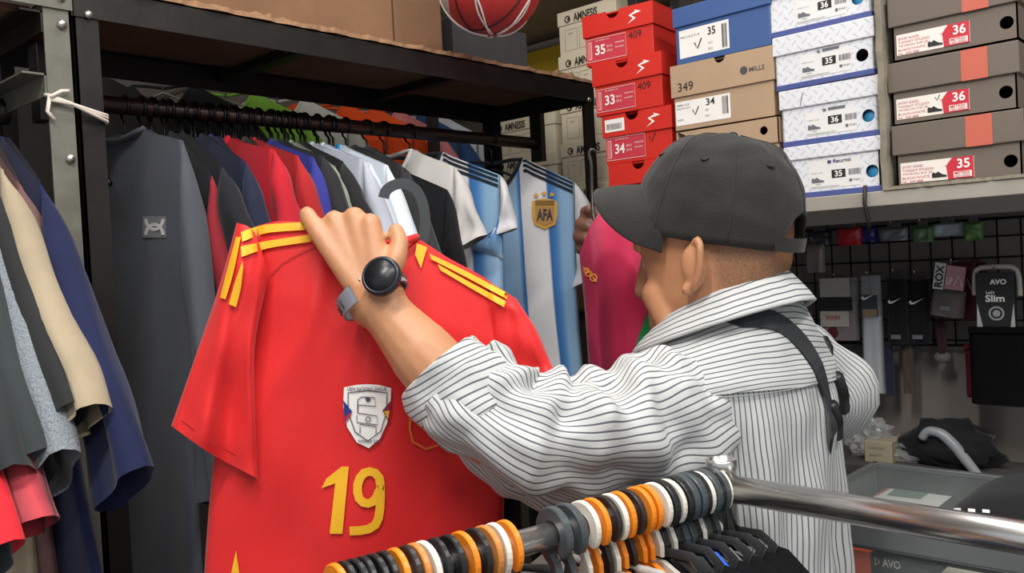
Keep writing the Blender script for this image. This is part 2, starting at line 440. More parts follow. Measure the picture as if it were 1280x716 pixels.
for rx, rz in ((0, 0), (pi / 2, .4), (pi / 2, .4 + pi / 2)):
    mt = Matrix.Rotation(rz + .5, 3, 'Z') @ Matrix.Rotation(rx + .3, 3, 'X')
    MB().tube([mt @ V((cos(a * pi / 24), sin(a * pi / 24), 0)) * BR for a in range(48)], .0022, 6, closed=True).build('seam', ink('2a1413'), ball, True)
mb = MB(); nm = 5
for k in range(nm):
    for sgn in (1, -1):
        pts = []
        for i in range(25):
            th = .1 + (pi - .2) * i / 24; ph = 2 * pi * k / nm + sgn * .75 * sin(th * 1.0) * (i / 24 * 2 - 1) + sgn * .4
            pts.append(V((sin(th) * cos(ph), sin(th) * sin(ph), cos(th))) * (BR + .003))
        mb.tube(pts, .0021, 5)
mb.tube([(0, 0, BR), (0, 0, CEIL - bc.z)], .003, 6)
mb.build('net', fabric('e9ddd8'), ball, True)

# ------------------------------------------------------------------ grey rack at the left
LX = .542
lrack = thing('steel_rack', 'grey green slotted iron rack tied with cord to the black rack', 'rack', (-.05, 1.61, 0))
for x, sx in ((LX + .018, -1), (-.7, 1)):
    for y, sy in ((RY0 - .012, 1), (RY1, -1)):
        angle_iron('post', (x, y, 0), (x, y, 1.958), M_GREYIRON, lrack, (sx, 0, 0), (0, sy, 0), .04)
for y, sy in ((RY0 - .0155, 1), (RY1 + .004, -1)):
    angle_iron('long_beam', (-.7, y, 1.962), (LX + .02, y, 1.962), M_GREYIRON, lrack, (0, sy, 0), (0, 0, -1), .034)
for x, sx in ((LX - .022, -1), (-.66, 1)):
    angle_iron('cross_beam', (x, RY0 - .01, 1.922), (x, RY1, 1.922), M_BLACKIRON, lrack, (sx, 0, 0), (0, 0, -1), .032)
    angle_iron('cross_beam', (x, RY0 - .01, 1.828), (x, RY1, 1.828), M_GREYIRON, lrack, (sx, 0, 0), (0, 0, -1), .034)
obox('shelf_board', (-.68, RY0 + .03, 1.926), (LX - .025, RY1 - .04, 1.938), M_CARDD, lrack)
for z in (1.945, 1.905, 1.70): MB().lathe([(0, .004), (.006, .003), (.0075, 0)], (LX + .004, RY0 - .0155, z), (0, -1, 0), 10).build('bolt', M_STEELW, lrack)
MB().tube([(-.69, 1.6, 1.80), (LX - .03, 1.6, 1.80)], .015, 14).lathe([(0, .02), (.022, .018), (.022, 0), (0, 0)], (LX - .035, 1.6, 1.80), (1, 0, 0), 14).build('hanging_rail', M_BLACKIRON, lrack)
# cord tying the two racks
mb = MB()
zc = 1.775
for k, dz in enumerate((0, .010, .004)):
    a = V((LX - .024, RY0 - .020, zc + .012 + dz * .6)); b = V((RX0 + .021, RY0 - .006, zc - .002 - dz))
    mb.tube([a, a.lerp(b, .35) + V((0, -.006, .001)), b.lerp(a, .2) + V((0, -.006, -.001)), b, b + V((.004, .012, 0))], .0028, 7)
mb.tube([(LX - .026, RY0 - .012, zc + .02), (LX - .022, RY0 - .024, zc + .016), (LX - .006, RY0 - .022, zc + .026), (LX + .006, RY0 - .019, zc + .028)], .003, 7)
mb.tube([(LX - .022, RY0 - .02, zc + .02), (LX - .027, RY0 - .019, zc - .006), (LX - .018, RY0 - .02, zc - .018)], .003, 7)
tag(mb.build('tie_cord', fabric('d8ccc0', 'cord')), 'white cord knotted around two neighbouring rack posts', 'cord')

# ------------------------------------------------------------------ shoe shelf on the right
SX = 1.62
M_SHELF = mat('shelf_steel', 'a39d92', .5, .1, .1, 10)
M_SHELFD = mat('shelf_dark', '2e2a27', .6, .2, .2, 10)
shelf = thing('shoe_shelf', 'grey steel shelf carrying the stacks of shoe boxes', 'shelf', (1.8, .4, 0))
obox('shelf_board', (SX - .012, -.9, 1.572), (2.02, 1.235, 1.600), M_SHELF, shelf)
obox('front_lip', (SX - .016, -.9, 1.545), (SX - .004, 1.235, 1.5745), M_SHELFD, shelf)
for y in (-.88, 1.215):
    angle_iron('post', (2.02, y, 0), (2.02, y, 2.6), M_SHELFD, shelf, (-1, 0, 0), (0, -1 if y > 0 else 1, 0), .04)
    obox('bracket', (SX + .01, y - .01, 1.53), (2.0, y + .01, 1.572), M_SHELFD, shelf)
y_ = PL(1083, 260, 0, SX - .017).y
MB().tube([(SX - .019, y_, 1.612), (SX - .02, y_ + .002, 1.58), (SX - .018, y_ - .003, 1.55), (SX - .006, y_, 1.53)], .0035, 6).build('hanging_strap', ink('1c1a19'), shelf)

ROT = -pi / 2      # local x points to the right along the shelf, local y into it
def lbl(n, g, m, p, off=.0006, y=0.): return art(n, g, (0, y, 0), (1, 0, 0), (0, 0, 1), off, m, p)
def notch_outline(w, z0, z1, nx, nr):
    o = [(-w, z0), (w, z0), (w, z1), (nx + nr, z1)]
    o += [(nx + nr * cos(a), z1 - nr * 1.0 * sin(a)) for a in [pi * k / 10 for k in range(1, 10)]]
    return o + [(nx - nr, z1), (-w, z1)]
def plate_hole(mb, x0, x1, z0, z1, cx, cz, r, y, th, n=24):
    """a thin panel with a round finger hole"""
    out = []
    for i in range(n):
        a = 2 * pi * i / n; dx, dz = cos(a), sin(a)
        t = min(((x1 - cx) / dx if dx > 1e-6 else 9), ((x0 - cx) / dx if dx < -1e-6 else 9), ((z1 - cz) / dz if dz > 1e-6 else 9), ((z0 - cz) / dz if dz < -1e-6 else 9))
        out.append((cx + dx * t, cz + dz * t))
    for c in ((x0, z0), (x1, z0), (x1, z1), (x0, z1)):      # snap the nearest point to each corner
        i = min(range(n), key=lambda k: (out[k][0] - c[0]) ** 2 + (out[k][1] - c[1]) ** 2); out[i] = c
    vs = []
    for i in range(n):
        a = 2 * pi * i / n
        vs += [(cx + r * cos(a), y, cz + r * sin(a)), (out[i][0], y, out[i][1]), (cx + r * cos(a), y + th, cz + r * sin(a))]
    fs = []
    for i in range(n):
        j = (i + 1) % n; fs += [(3 * i, 3 * i + 1, 3 * j + 1, 3 * j), (3 * i + 2, 3 * i, 3 * j, 3 * j + 2)]
    mb.add(vs, fs)
def shoebox(label, yl, yr, z0, h, lidh, mbody, mlid, depth=.30, rot=0., group=None, hole=None, notch=None, dx=0., lo=.004, lidhole=None):
    """front on the plane x = SX; the body is open-fronted only at its finger hole"""
    wd = (yl - yr) / 2; t = thing('shoe_box', label, 'shoe box', (SX + dx, (yl + yr) / 2, z0), ROT + rot, group)
    zb = h - lidh
    mb = MB(); w2 = wd - lo
    if hole:
        plate_hole(mb, -w2, w2, 0, zb + .004, hole[0], hole[1], hole[2], lo, .003)
        for a in ((( -w2, lo, 0), (-w2 + .003, depth, zb)), ((w2 - .003, lo, 0), (w2, depth, zb)), ((-w2, lo, 0), (w2, depth, .003)), ((-w2, depth - .003, 0), (w2, depth, zb))): mb.box(*a)
        body = mb.build('body', mbody, t, True, False)
    else:
        body = obox('body', (-w2, lo, 0), (w2, depth, zb + .004), mbody, t, True)
    if notch:
        mb = MB(); mb.prism(notch_outline(wd, zb, h, notch[0], notch[1]), (0, 0, 0), (1, 0, 0), (0, 0, 1), (0, 1, 0), .003)
        mb.box((-wd, .003, zb), (-wd + .003, depth + .004, h)).box((wd - .003, .003, zb), (wd, depth + .004, h)).box((-wd, .012, h - .003), (wd, depth + .004, h)).box((-wd, depth, zb), (wd, depth + .004, h))
        lid = mb.build('lid', mlid, t, True, False)
    elif lidhole:
        mb = MB(); plate_hole(mb, -wd, wd, zb, h, lidhole[0], lidhole[1], lidhole[2], 0, .003)
        mb.box((-wd, .0, zb), (-wd + .003, depth + .004, h)).box((wd - .003, .0, zb), (wd, depth + .004, h)).box((-wd, .0, h - .003), (wd, depth + .004, h)).box((-wd, depth, zb), (wd, depth + .004, h))
        lid = mb.build('lid', mlid, t, True, False)
    else:
        lid = obox('lid', (-wd, 0, zb), (wd, depth + .004, h), mlid, t, True)
    return t, body, lid
M_BROWN = mat('taupe_box', '6d6157', .6, 0, .05, 6)
M_SALMON = mat('salmon_band', 'c4634f', .6, 0, .05, 6)
M_LAB = ink('ece4dc'); M_LRED = ink('c9283a'); M_INK = ink('232123'); M_INKR = ink('c2606a'); M_WH = ink('f3efe9')
def pen_v(x, z, s=.008): return stroke2([(x - s * .5, z + s), (x, z), (x + s * .8, z + s * 1.5)], s * .22)
def shoe2(x, z, s):
    return poly2([(x, z), (x + s, z), (x + s, z + s * .12), (x + s * .7, z + s * .2), (x + s * .42, z + s * .42), (x + s * .25, z + s * .3), (x + s * .08, z + s * .4), (x, z + s * .28)])
brown_specs = [(1.600, .113, '35', '', 0), (1.713, .111, '36', 'V', .004), (1.824, .113, '36', '', -.002), (1.937, .112, '35', '', .002), (2.049, .112, '36', '', 0)]
nth = ['lowest', 'second', 'third', 'fourth', 'topmost']
for i, (z, h, num, v, dy) in enumerate(brown_specs):
    t, b, l = shoebox('taupe shoe box with salmon band marked %s, %s of its stack' % (num, nth[i]), .556 + dy, .348 + dy, z + .0006 * i, h - .0005, .052, M_BROWN, M_BROWN,
                      hole=(.082, .030, .0105), group='taupe shoe boxes', dx=.004 * (i % 2), lo=.005)
    art('band', rect2(.017, h - .0525, .058, h - .001), (0, 0, 0), (1, 0, 0), (0, 0, 1), .0005, M_SALMON, l)
    lb = lbl('label', rect2(-.092, .010, .027, .046), M_LAB, b, .0006, .005)
    lbl('red_panel', poly2([(-.014, .010), (.0265, .010), (.0265, .046), (-.007, .046), (-.0165, .033)]), M_LRED, lb, .0012, .005)
    lbl('size', fit_text(num, .001, .027, .021, .043, .02), M_WH, lb, .0018, .005)
    lbl('print', join2(*[fit_text(s, -.089, .0365 - k * .0065, -.089 + wq, .0405 - k * .0065) for k, (s, wq) in enumerate([('SPORT SHOES', .035), ('TWIGHT STUDIO', .052), ('TETRON INF JR', .050), ('BLACK/WHITE', .045), ('NL. 349 888', .034)])]), M_INKR, lb, .0013, .005)
    lbl('shoe_print', shoe2(-.040, .015, .024), M_INK, lb, .0013, .005)
    lbl('swash', join2(rect2(-.005, .012, .0235, .022), stroke2([(-.012, .044), (-.016, .037), (-.019, .034)], .003)), M_LAB, lb, .0017, .005)
    lbl('red_print', join2(fit_text('METREX', -.003, .017, .021, .0215, .01), fit_text('MEN SERIES', -.003, .0125, .021, .0158)), M_LRED, lb, .0021, .005)
    if v: lbl('pen_mark', pen_v(-.024, .034, .006), M_INK, lb, .0014, .005)
# torn carton strip left of and under the taupe stack
M_STRIP = mat('kraft_strip', '8d8575', .9, 0, .2, 25, .4, 60)
mb = MB(); nz = 40; vs = []
for i in range(nz + 1):
    z = 1.6005 + .62 * i / nz; q = .0025 * noise.noise(V((i * .4, 0, 4)))
    vs += [(SX - .012, .5605 + q, z), (SX - .010, .5725 + q, z), (SX + .2, .5665, z), (SX + .2, .5615, z)]
fs = [(i * 4 + a, i * 4 + (a + 1) % 4, (i + 1) * 4 + (a + 1) % 4, (i + 1) * 4 + a) for i in range(nz) for a in range(4)] + [(3, 2, 1, 0), tuple(nz * 4 + a for a in range(4))]
tag(mk('cardboard_divider', vs, fs, M_STRIP, None, False, False), 'upright kraft cardboard strip between white and taupe shoe boxes', 'cardboard')

mb = MB(); vs = []
for i in range(41):
    y = .28 + .29 * i / 40; q = .003 * noise.noise(V((i * .6, 5, 0)))
    vs += [(SX - .015 + q, y, 1.6003), (SX - .015 + q, y, 1.6055 + .003 * abs(noise.noise(V((i * .8, 1, 0))))), (SX - .003, y, 1.6065), (SX - .003, y, 1.6003)]
fs = [(i * 4 + a, (i + 1) * 4 + a, (i + 1) * 4 + (a + 1) % 4, i * 4 + (a + 1) % 4) for i in range(40) for a in range(4)] + [(3, 2, 1, 0), tuple(160 + a for a in range(4))]
tag(mk('cardboard_edge', vs, fs, M_STRIP, None, False, False), 'torn kraft cardboard edge along the foot of the taupe boxes', 'cardboard')
# white patterned boxes with blue edges
def dash_mat():
    m, nt, b = base_mat('white_dash_pattern'); tc = N(nt, 'ShaderNodeTexCoord')
    mp = N(nt, 'ShaderNodeMapping'); mp.inputs['Rotation'].default_value = (0, radians(45), 0); mp.inputs['Scale'].default_value = (66, 66, 66)
    nt.links.new(tc.outputs['Object'], mp.inputs['Vector'])
    sp = N(nt, 'ShaderNodeSeparateXYZ'); nt.links.new(mp.outputs['Vector'], sp.inputs[0])
    def M(op, a, b_):
        n = N(nt, 'ShaderNodeMath', operation=op)
        for i, q in enumerate((a, b_)):
            if isinstance(q, (int, float)): n.inputs[i].default_value = q
            elif q is not None: nt.links.new(q, n.inputs[i])
        return n.outputs[0]
    fl = M('FLOOR', sp.outputs[0], 0); fz = M('FLOOR', sp.outputs[2], 0)
    par = M('MODULO', M('ABSOLUTE', M('ADD', fl, fz), 0), 2)
    fx = M('FRACT', sp.outputs[0], 0); gz = M('FRACT', sp.outputs[2], 0)
    def bar(a, b_): return M('MULTIPLY', M('LESS_THAN', M('ABSOLUTE', M('SUBTRACT', a, .5), 0), .40), M('LESS_THAN', M('ABSOLUTE', M('SUBTRACT', b_, .5), 0), .10))
    d1 = M('MULTIPLY', bar(fx, gz), par); d2 = M('MULTIPLY', bar(gz, fx), M('SUBTRACT', 1, par))
    mx = N(nt, 'ShaderNodeMix', data_type='RGBA'); mx.inputs[6].default_value = srgb('e3e4e8'); mx.inputs[7].default_value = srgb('c9ccd5')
    nt.links.new(M('ADD', d1, d2), mx.inputs[0]); nt.links.new(mx.outputs[2], b.inputs['Base Color']); b.inputs['Roughness'].default_value = .5
    return m
M_DASH = dash_mat(); M_BLUEBASE = mat('blue_edge', '4a5690', .5); M_PALE = ink('e7e6e3'); M_GREYI = ink('6a6a74'); M_MAUVE = mat('mauve_band', 'b9acb6', .5)
for i, (z, h, num, dy, rr) in enumerate([(1.6005, .101, '35', .0, 0), (1.7015, .109, '36', .006, .01), (1.811, .104, '35', .014, -.01), (1.9155, .110, '36', .022, .012), (2.026, .107, '36', .028, 0)]):
    t, b, l = shoebox('white patterned shoe box with blue base marked %s, %s of its stack' % (num, nth[i]), .759 + dy, .5745 + dy * .25, z, h - .0006, .036 if i else .026, M_DASH, M_DASH,
                      hole=(.073, .038, .0115), group='white patterned shoe boxes', dx=.003 * (i % 2), lo=.004, rot=rr)
    wq = (.1845 + dy * .75) / 2 - .004
    obox('base_edge', (-wq - .001, .0025, 0), (wq + .001, .3, .011), M_BLUEBASE, t, True)
    lb = lbl('label', rect2(-.045, .016, .052, .060 if i else .068), M_PALE, b, .0006, .004)
    lbl('size_panel', rect2(-.001, .033, .025, .048), M_INK, lb, .0012, .004)
    lbl('size', fit_text(num, .005, .035, .019, .046, .02), M_WH, lb, .0018, .004)
    lbl('barcode', barcode2(.031, .036, .053, .047, 14, i), M_GREYI, lb, .0012, .004)
    lbl('print', join2(shoe2(-.040, .027, .024), fit_text('VIPER F.B. JR', -.041, .043, -.018, .0455), fit_text('GREY', -.032, .0225, -.022, .0248), fit_text('www.shoesandmore.com', -.043, .0175, .012, .0205), disc2(.034, .026, .003), fit_text('Bright', .039, .024, .052, .0285)), M_GREYI, lb, .0012, .004)
    if i == 0: lbl('brand_print', join2(rect2(-.008, .061, -.001, .0665), fit_text('fleurtti', .002, .061, .036, .0675, .02)), ink('4a3f6d'), lb, .0014, .004)
    else: lbl('brand_print', join2(rect2(-.01, .058, -.004, .063), rect2(.000, .059, .032, .064)), M_GREYI, lb, .0014, .004)
    if i != 2:
        mb = MB(); mb.sphere((.074, .018, .036), .016, 12, 8, (1, .5, 1)); mb.build('tissue', mat('blue_tissue', '2f86b8', .5, 0, .3, 40), t, True)
    if i == 1: lbl('pen_mark', stroke2([(-.052, .075), (-.046, .098)], .0012), M_INK, l, .0006)

# beige and blue boxes
M_BEIGE = mat('beige_card', 'b3977a', .8, 0, .06, 8); M_PINK = ink('cf4a5f')
t, b, l = shoebox('beige kraft shoe box with a round hole in its lid, pink label below', .998, .768, 1.649, .118, .052, M_BEIGE, M_BEIGE, lidhole=(.083, .092, .0085), group='beige shoe boxes', dx=.004)
lb = lbl('label', rect2(-.098, .012, -.012, .058), M_PINK, b, .0006, .004)
lbl('print', join2(barcode2(-.092, .02, -.078, .05, 6, 3), fit_text('34', -.070, .022, -.045, .044, .02), fit_text('MODEL', -.07, .05, -.03, .054)), M_WH, lb, .0012, .004)
t2, b, l = shoebox('beige kraft shoe box with white label marked 34 and pen marks', 1.002, .772, 1.767, .136, .066, M_BEIGE, M_BEIGE, notch=(.0, .0125), group='beige shoe boxes', rot=.02)
lb = lbl('label', rect2(-.108, .010, .018, .060), M_WH, b, .0006, .004)
lbl('print', join2(fit_text('34', -.036, .043, -.016, .057, .015), barcode2(.000, .020, .014, .056, 8, 4), fit_text('M8021 C-R', -.104, .05, -.075, .054), fit_text('Series Jnr', -.104, .043, -.072, .047), fit_text('SIZE', -.104, .02, -.09, .023), fit_text('UK 2', -.038, .032, -.03, .036), fit_text('EU 34', -.038, .02, -.03, .024)), M_INK, lb, .0012, .004)
lbl('pen_mark', pen_v(-.062, .028, .011), M_INK, lb, .0014, .004)
lbl('brand_print', join2(disc2(.052, .098, .008), fit_text('MILLS', .064, .093, .096, .102, .012)), ink('4d4a4e'), l, .0006)
lbl('pen_mark', fit_text('349', -.098, .080, -.062, .098), M_INK, l, .0006)
obox('under_box', (-.1, .02, 0), (.1, .28, .046), M_BEIGE, None).location = (SX, .885, 1.6005)
ub = bpy.data.objects['under_box']; ub.rotation_euler = (0, 0, ROT); ub.name = 'flat_box'; tag(ub, 'flat beige box under the beige shoe boxes', 'box')
M_BLUEBOX = mat('blue_card', '3f5f96', .55, 0, .08, 6)
t, b, l = shoebox('blue shoe box with white label marked 35, on the beige boxes', .993, .772, 1.904, .118, .040, M_BLUEBOX, M_BLUEBOX, group='blue shoe boxes', rot=-.01)
lb = lbl('label', rect2(-.098, .012, .018, .070), M_WH, b, .0006, .004)
lbl('print', join2(fit_text('35', -.030, .048, -.012, .064, .015), barcode2(.002, .016, .014, .064, 8, 6), fit_text('MU1 US-C R -B', -.094, .053, -.05, .057), fit_text('US 3', -.03, .03, -.02, .034), fit_text('MM 25', -.03, .018, -.02, .022)), M_INK, lb, .0012, .004)
lbl('pen_mark', pen_v(-.055, .026, .013), M_INK, lb, .0014, .004)

# red boxes
M_REDBOX = mat('red_card', 'd22c20', .5, 0, .06, 6); M_REDLAB = ink('c83a48')
def swoosh(x, z, s): return poly2([(x, z), (x + s * .62, z + s * .28), (x + s * .30, z + s * .50), (x + s * 1.0, z + s * .62), (x + s * .52, z + s * .80), (x + s * .60, z + s * .70), (x + s * .12, z + s * .52), (x + s * .42, z + s * .30)])
for i, (z, h, num, yl, rr, mark, pos) in enumerate([(1.6005, .1165, '35', 1.176, 0, '', 'lowest'), (1.7175, .110, '34', 1.190, .03, 'V', 'second'), (1.828, .1165, '33', 1.206, .05, '409', 'third'), (1.945, .114, '35', 1.228, .10, '409', 'topmost')]):
    t, b, l = shoebox('red shoe box with white swash logo marked %s, %s of its stack' % (num, pos), yl, yl - .18, z, h - .0006, .048, M_REDBOX, M_REDBOX, notch=(-.01, .0175), group='red shoe boxes', rot=rr, dx=.006 * (i % 2))
    lb = lbl('label', rect2(-.083, .008, .020, .060), M_REDLAB, b, .0006, .004)
    lbl('frame', join2(stroke2([(-.082, .009), (.019, .009), (.019, .059), (-.082, .059)], .0016, True), rect2(-.079, .014, -.069, .054)), ink('e9b7b2'), lb, .0012, .004)
    lbl('barcode', barcode2(-.078, .016, -.070, .052, 6, i), M_REDLAB, lb, .0016, .004)
    lbl('size', join2(fit_text(num, -.060, .022, -.034, .044, .02), fit_text('UK 2.5', -.030, .035, -.016, .040), fit_text('CM 21', -.030, .025, -.016, .030), fit_text('JR SPEED IN', -.058, .052, -.024, .055), fit_text('EMPEROR RED', -.008, .040, .015, .043), fit_text('SIL/GOLD', -.008, .030, .013, .033)), M_WH, lb, .0014, .004)
    lbl('logo', swoosh(.026, h - .040, .036), M_WH, l, .0006)
    if mark == '409': lbl('pen_mark', fit_text('409', .026, .042, .058, .058), M_INK, b, .0008, .004)
    if mark == 'V': lbl('pen_mark', pen_v(.036, .038, .012), M_INK, b, .0008, .004)
    if i == 1:
        s_ = lbl('sticker', rect2(-.082, .072, -.030, .100), M_WH, l, .0007); lbl('barcode', barcode2(-.077, .077, -.036, .090, 18, 8), M_INK, s_, .0012)

# cream boxes behind the rack end
M_CREAM = mat('cream_card', 'eadfc4', .7, 0, .04, 6); BX2 = 2.06
def creambox(label, px0, px1, y0_, z0, h, x=BX2):
    ya = PL(px0, y0_, 0, x).y; yb = PL(px1, y0_, 0, x).y; wd = (ya - yb) / 2
    t = thing('shoe_box', label, 'shoe box', (x, (ya + yb) / 2, z0), ROT, 'cream shoe boxes')
    b = obox('body', (-wd, 0, 0), (wd, .3, h - .04), M_CREAM, t, True); l = obox('lid', (-wd - .003, -.003, h - .04), (wd + .003, .303, h), M_CREAM, t, True)
    lbl('brand_print', join2(stroke2([(-wd + .036 + .009 * cos(a * .42), h - .025 + .009 * sin(a * .42)) for a in range(15)], .004, True), rect2(-wd + .036, h - .029, -wd + .045, h - .021), fit_text('AMNESIS', -wd + .058, h - .036, -wd + .145, h - .012, .035)), ink('3f3a35'), l, .0008, -.003)
    gs = [stroke2([(x0, .012), (x0 + .045, .012), (x0 + .045, h - .055), (x0, h - .055)], .0015, True) for x0 in (-wd + .022, -wd + .075, -wd + .128)]
    lbl('box_print', join2(*gs, fit_text('SIZE', -wd + .034, h - .070, -wd + .052, h - .065), fit_text('ART', -wd + .088, h - .070, -wd + .106, h - .065)), ink('8d8674'), b, .0008, 0)
    return t
zq = 1.60
for k in range(5):
    creambox('cream shoe box with dark lettering behind the black rack, %s of its stack' % nth[k], 694 + 1.5 * k, 772, 60, zq, .128); zq += .1285
zq = 1.60
for k in range(3):
    creambox('cream shoe box beside the taller cream stack, %s of three' % ['lowest', 'middle', 'top'][k], 612, 690, 100, zq, .122, BX2 + .02); zq += .1225
obox_ = carton('carton', 'long brown carton behind the black rack under the cream boxes', (2.045, 1.38, 1.36), (2.4, 2.05, 1.57), M_CARD)
bshelf = thing('back_shelf', 'grey steel shelf behind the black rack carrying cream boxes', 'shelf', (2.2, 1.8, 0))
obox('shelf_board', (2.0, 1.33, 1.583), (2.45, 2.2, 1.599), M_SHELF, bshelf)
obox('shelf_board', (2.0, 1.33, 1.335), (2.45, 2.2, 1.359), M_SHELFD, bshelf)
for y in (1.35, 2.18):
    for x in (2.02, 2.43): obox('post', (x - .015, y - .015, 0), (x + .015, y + .015, 2.75), M_SHELFD, bshelf)
obox('shelf_board', (2.0, 1.33, 2.30), (2.45, 2.2, 2.315), M_SHELF, bshelf)
t = thing('yellow_panel', 'yellow board with blue upper edge behind the cream boxes', 'board', (2.42, 1.9, 1.6))
obox('board', (2.40, 1.36, 1.6005), (2.41, 2.17, 2.12), mat('yellow_paint', 'c9972b', .5, 0, .1), t)
obox('upper_band', (2.398, 1.36, 2.12), (2.412, 2.17, 2.16), mat('blue_band', '2d5f9a', .5), t)
obox('top_band', (2.40, 1.36, 2.16), (2.41, 2.17, 2.26), mat('bright_yellow', 'e3c030', .5), t)

# ================================================================== hanging garments
def hanger(label, x, y, z, rot, W, drop, gap, m=M_WIRE, group='black hangers on the rack rail', rail_r=.016, hw=.0026):
    t = thing('clothes_hanger', label, 'hanger', (x, y, z), ROT + rot, group)
    r = rail_r + hw
    arc = [V((r * cos(a), 0, r * sin(a))) for a in [radians(-50 + 250 * k / 14) for k in range(15)]]
    arc += [V((-r * .55, 0, -r * 1.15)), V((-.002, 0, -r * 1.5)), V((0, 0, -gap - .014))]
    MB().tube(arc, hw, 6).build('hook', m, t, True)
    MB().tube([(-W * .85, 0, -gap - drop * .85 - .034), (-W * .5, 0, -gap - drop * .45 - .03), (0, 0, -gap - .016), (W * .5, 0, -gap - drop * .45 - .03), (W * .85, 0, -gap - drop * .85 - .034)], hw * 1.5, 6).build('shoulder_bar', m, t, True)
    return t
def garment(name, label, cat, x, y, z, m, rot=0., W=.21, L=.66, slen=.24, sang=56, cuff=.145, drop=.07, gap=.062, sm=None, cm=None, seed=1, amp=.010,
            Wa=None, Wh=None, thick=.018, group='garments on the black rack', hlabel=None, far=True, nw=.08, dip=.085, hook=True, hm=M_WIRE, hgroup='black hangers on the rack rail', cuffm=None, nv=30, shst=None):
    t = thing(name, label, cat, (x, y, z - gap), ROT + rot, group)
    Wa = Wa or W * .97; Wh = Wh or W * 1.02; sm = sm or m; ad = drop + .20
    to3 = lambda p, off: V((p.x, off, p.y))
    T = [(-W, -drop), (-nw - .03, -.008), (-nw, .004), (-nw * .55, -dip * .75), (0, -dip), (nw * .55, -dip * .75), (nw, .004), (nw + .03, -.008), (W, -drop)]
    q = coons(T, [(-Wh, -L), (0, -L - .006), (Wh, -L)], [(-W, -drop), (-Wa, -ad), (-Wa * 1.0, -L * .6), (-Wh, -L)], [(W, -drop), (Wa, -ad), (Wa, -L * .6), (Wh, -L)])
    cushion(q, to3, thick, folds_fn(seed, amp), 26, nv).build('body', m, t, True, True, 0, True)
    if shst:
        ff = folds_fn(seed, amp)
        for k in range(3):
            for s0, s1 in ((.73, .985), (.27, .015)):
                def sp_(a, b, k=k, s0=s0, s1=s1):
                    s_, v_ = s0 + (s1 - s0) * a, .006 + .022 * k + .013 * b
                    return to3(q(s_, v_), -thick * sqrt(max(0, min(1, 6 * s_ * (1 - s_)))) * min(1, .25 + v_ * 4) + ff(s_, v_) - .0025)
                MB().grid(sp_, 14, 3).build('shoulder_stripe', shst, t, True)
    d = V((cos(radians(sang)), -sin(radians(sang)))); n = V((-d.y, d.x))
    for sgn in ((1, -1) if far else (1,)):
        A = V((W, -drop)); B = V((Wa, -ad)); A2 = A + d * slen; B2 = A2 - n * cuff
        fx = lambda p: (p.x * sgn, p.y)
        qs = coons([fx(A), fx(B)], [fx(A2), fx(B2)], [fx(A), fx(A + d * slen * .25 + n * .008), fx(A2)], [fx(B), fx(B.lerp(B2, .4) + V((.006, 0))), fx(B2)])
        mbs = cushion(qs, to3, thick * 1.25, folds_fn(seed + 3 + sgn, amp * .8, 6), 12, 20)
        so = mbs.build('sleeve', sm, t, True, True, 0, True)
        if cuffm:
            MB().grid(lambda a, b: to3(qs(a, .94 + .06 * b), -thick * 1.3 * sqrt(max(0, min(1, 6 * a * (1 - a)))) - .0022 + folds_fn(seed + 3 + sgn, amp * .8, 6)(a, .94 + .06 * b)), 12, 3).build('cuff', cuffm, so, True)
    nk = []
    for k in range(15):
        a = k / 14 * 2 - 1; nk.append(V((a * nw, -thick * .55 * (1 - a * a) - .004, -dip * (1 - abs(a) ** 1.7) + .004)))
    nk += [V((nw * .6, .014, .006)), V((0, .02, .0)), V((-nw * .6, .014, .006))]
    MB().tube(nk, .0052, 7, closed=True).build('collar', cm or m, t, True)
    if hook: hanger(hlabel or 'black wire hanger holding the ' + ' '.join(label.split()[:10]), x, y, z, rot, W, drop, gap, hm, hgroup)
    return t
M_CHARC = fabric('4b4f57', 'charcoal_jersey', .75)
RYr = 1.61
def zr(x): return 1.83 + .01 * (x - RX0) / (RX1 - RX0)
DG = garment('long_sleeve_shirt', 'charcoal long sleeve sports shirt with small grey square logo', 'shirt', .725, RYr, zr(.72), M_CHARC, .02, W=.205, L=1.18, slen=.60, sang=80, cuff=.10, drop=.034, gap=.056, seed=3, amp=.010, Wh=.215, dip=.012, nw=.075,
             hlabel='black hanger holding the charcoal long sleeve shirt', nv=44)
bpy.context.view_layer.update()
def bvh_world(o):
    mw = o.matrix_world; return BVHTree.FromPolygons([mw @ v.co for v in o.data.vertices], [tuple(p.vertices) for p in o.data.polygons])
def decal_on(name, g, to_px, o, m, off=.002, cuts=1):
    """like decal, for a rotated parent"""
    bpy.context.view_layer.update()
    d = decal(name, g, to_px, bvh_world(o), m, None, off, cuts)
    mi = o.matrix_world.inverted()
    for v in d.data.vertices: v.co = mi @ v.co
    d.parent = o; return d
dgb = [c for c in DG.children if c.name.startswith('body')][0]
lg = decal_on('logo_patch', rect2(178, 270, 208, 297), lambda x, y: (x, y), dgb, fabric('77787b', 'patch'), .003)
def ua(sg): return stroke2([(193 + 11 * cos(t_), 283.5 - sg * 11.5 + sg * 14.5 * sin(t_)) for t_ in [radians(6 + 168 * k / 14) for k in range(15)]], 4.2)
for sg_ in (1, -1): decal_on('logo', ua(sg_), ident_ := (lambda x, y: (x, y)), dgb, fabric('d8d5d0', 'logo_grey'), .0045 if sg_ > 0 else .005, 1)
bpy.context.view_layer.update()

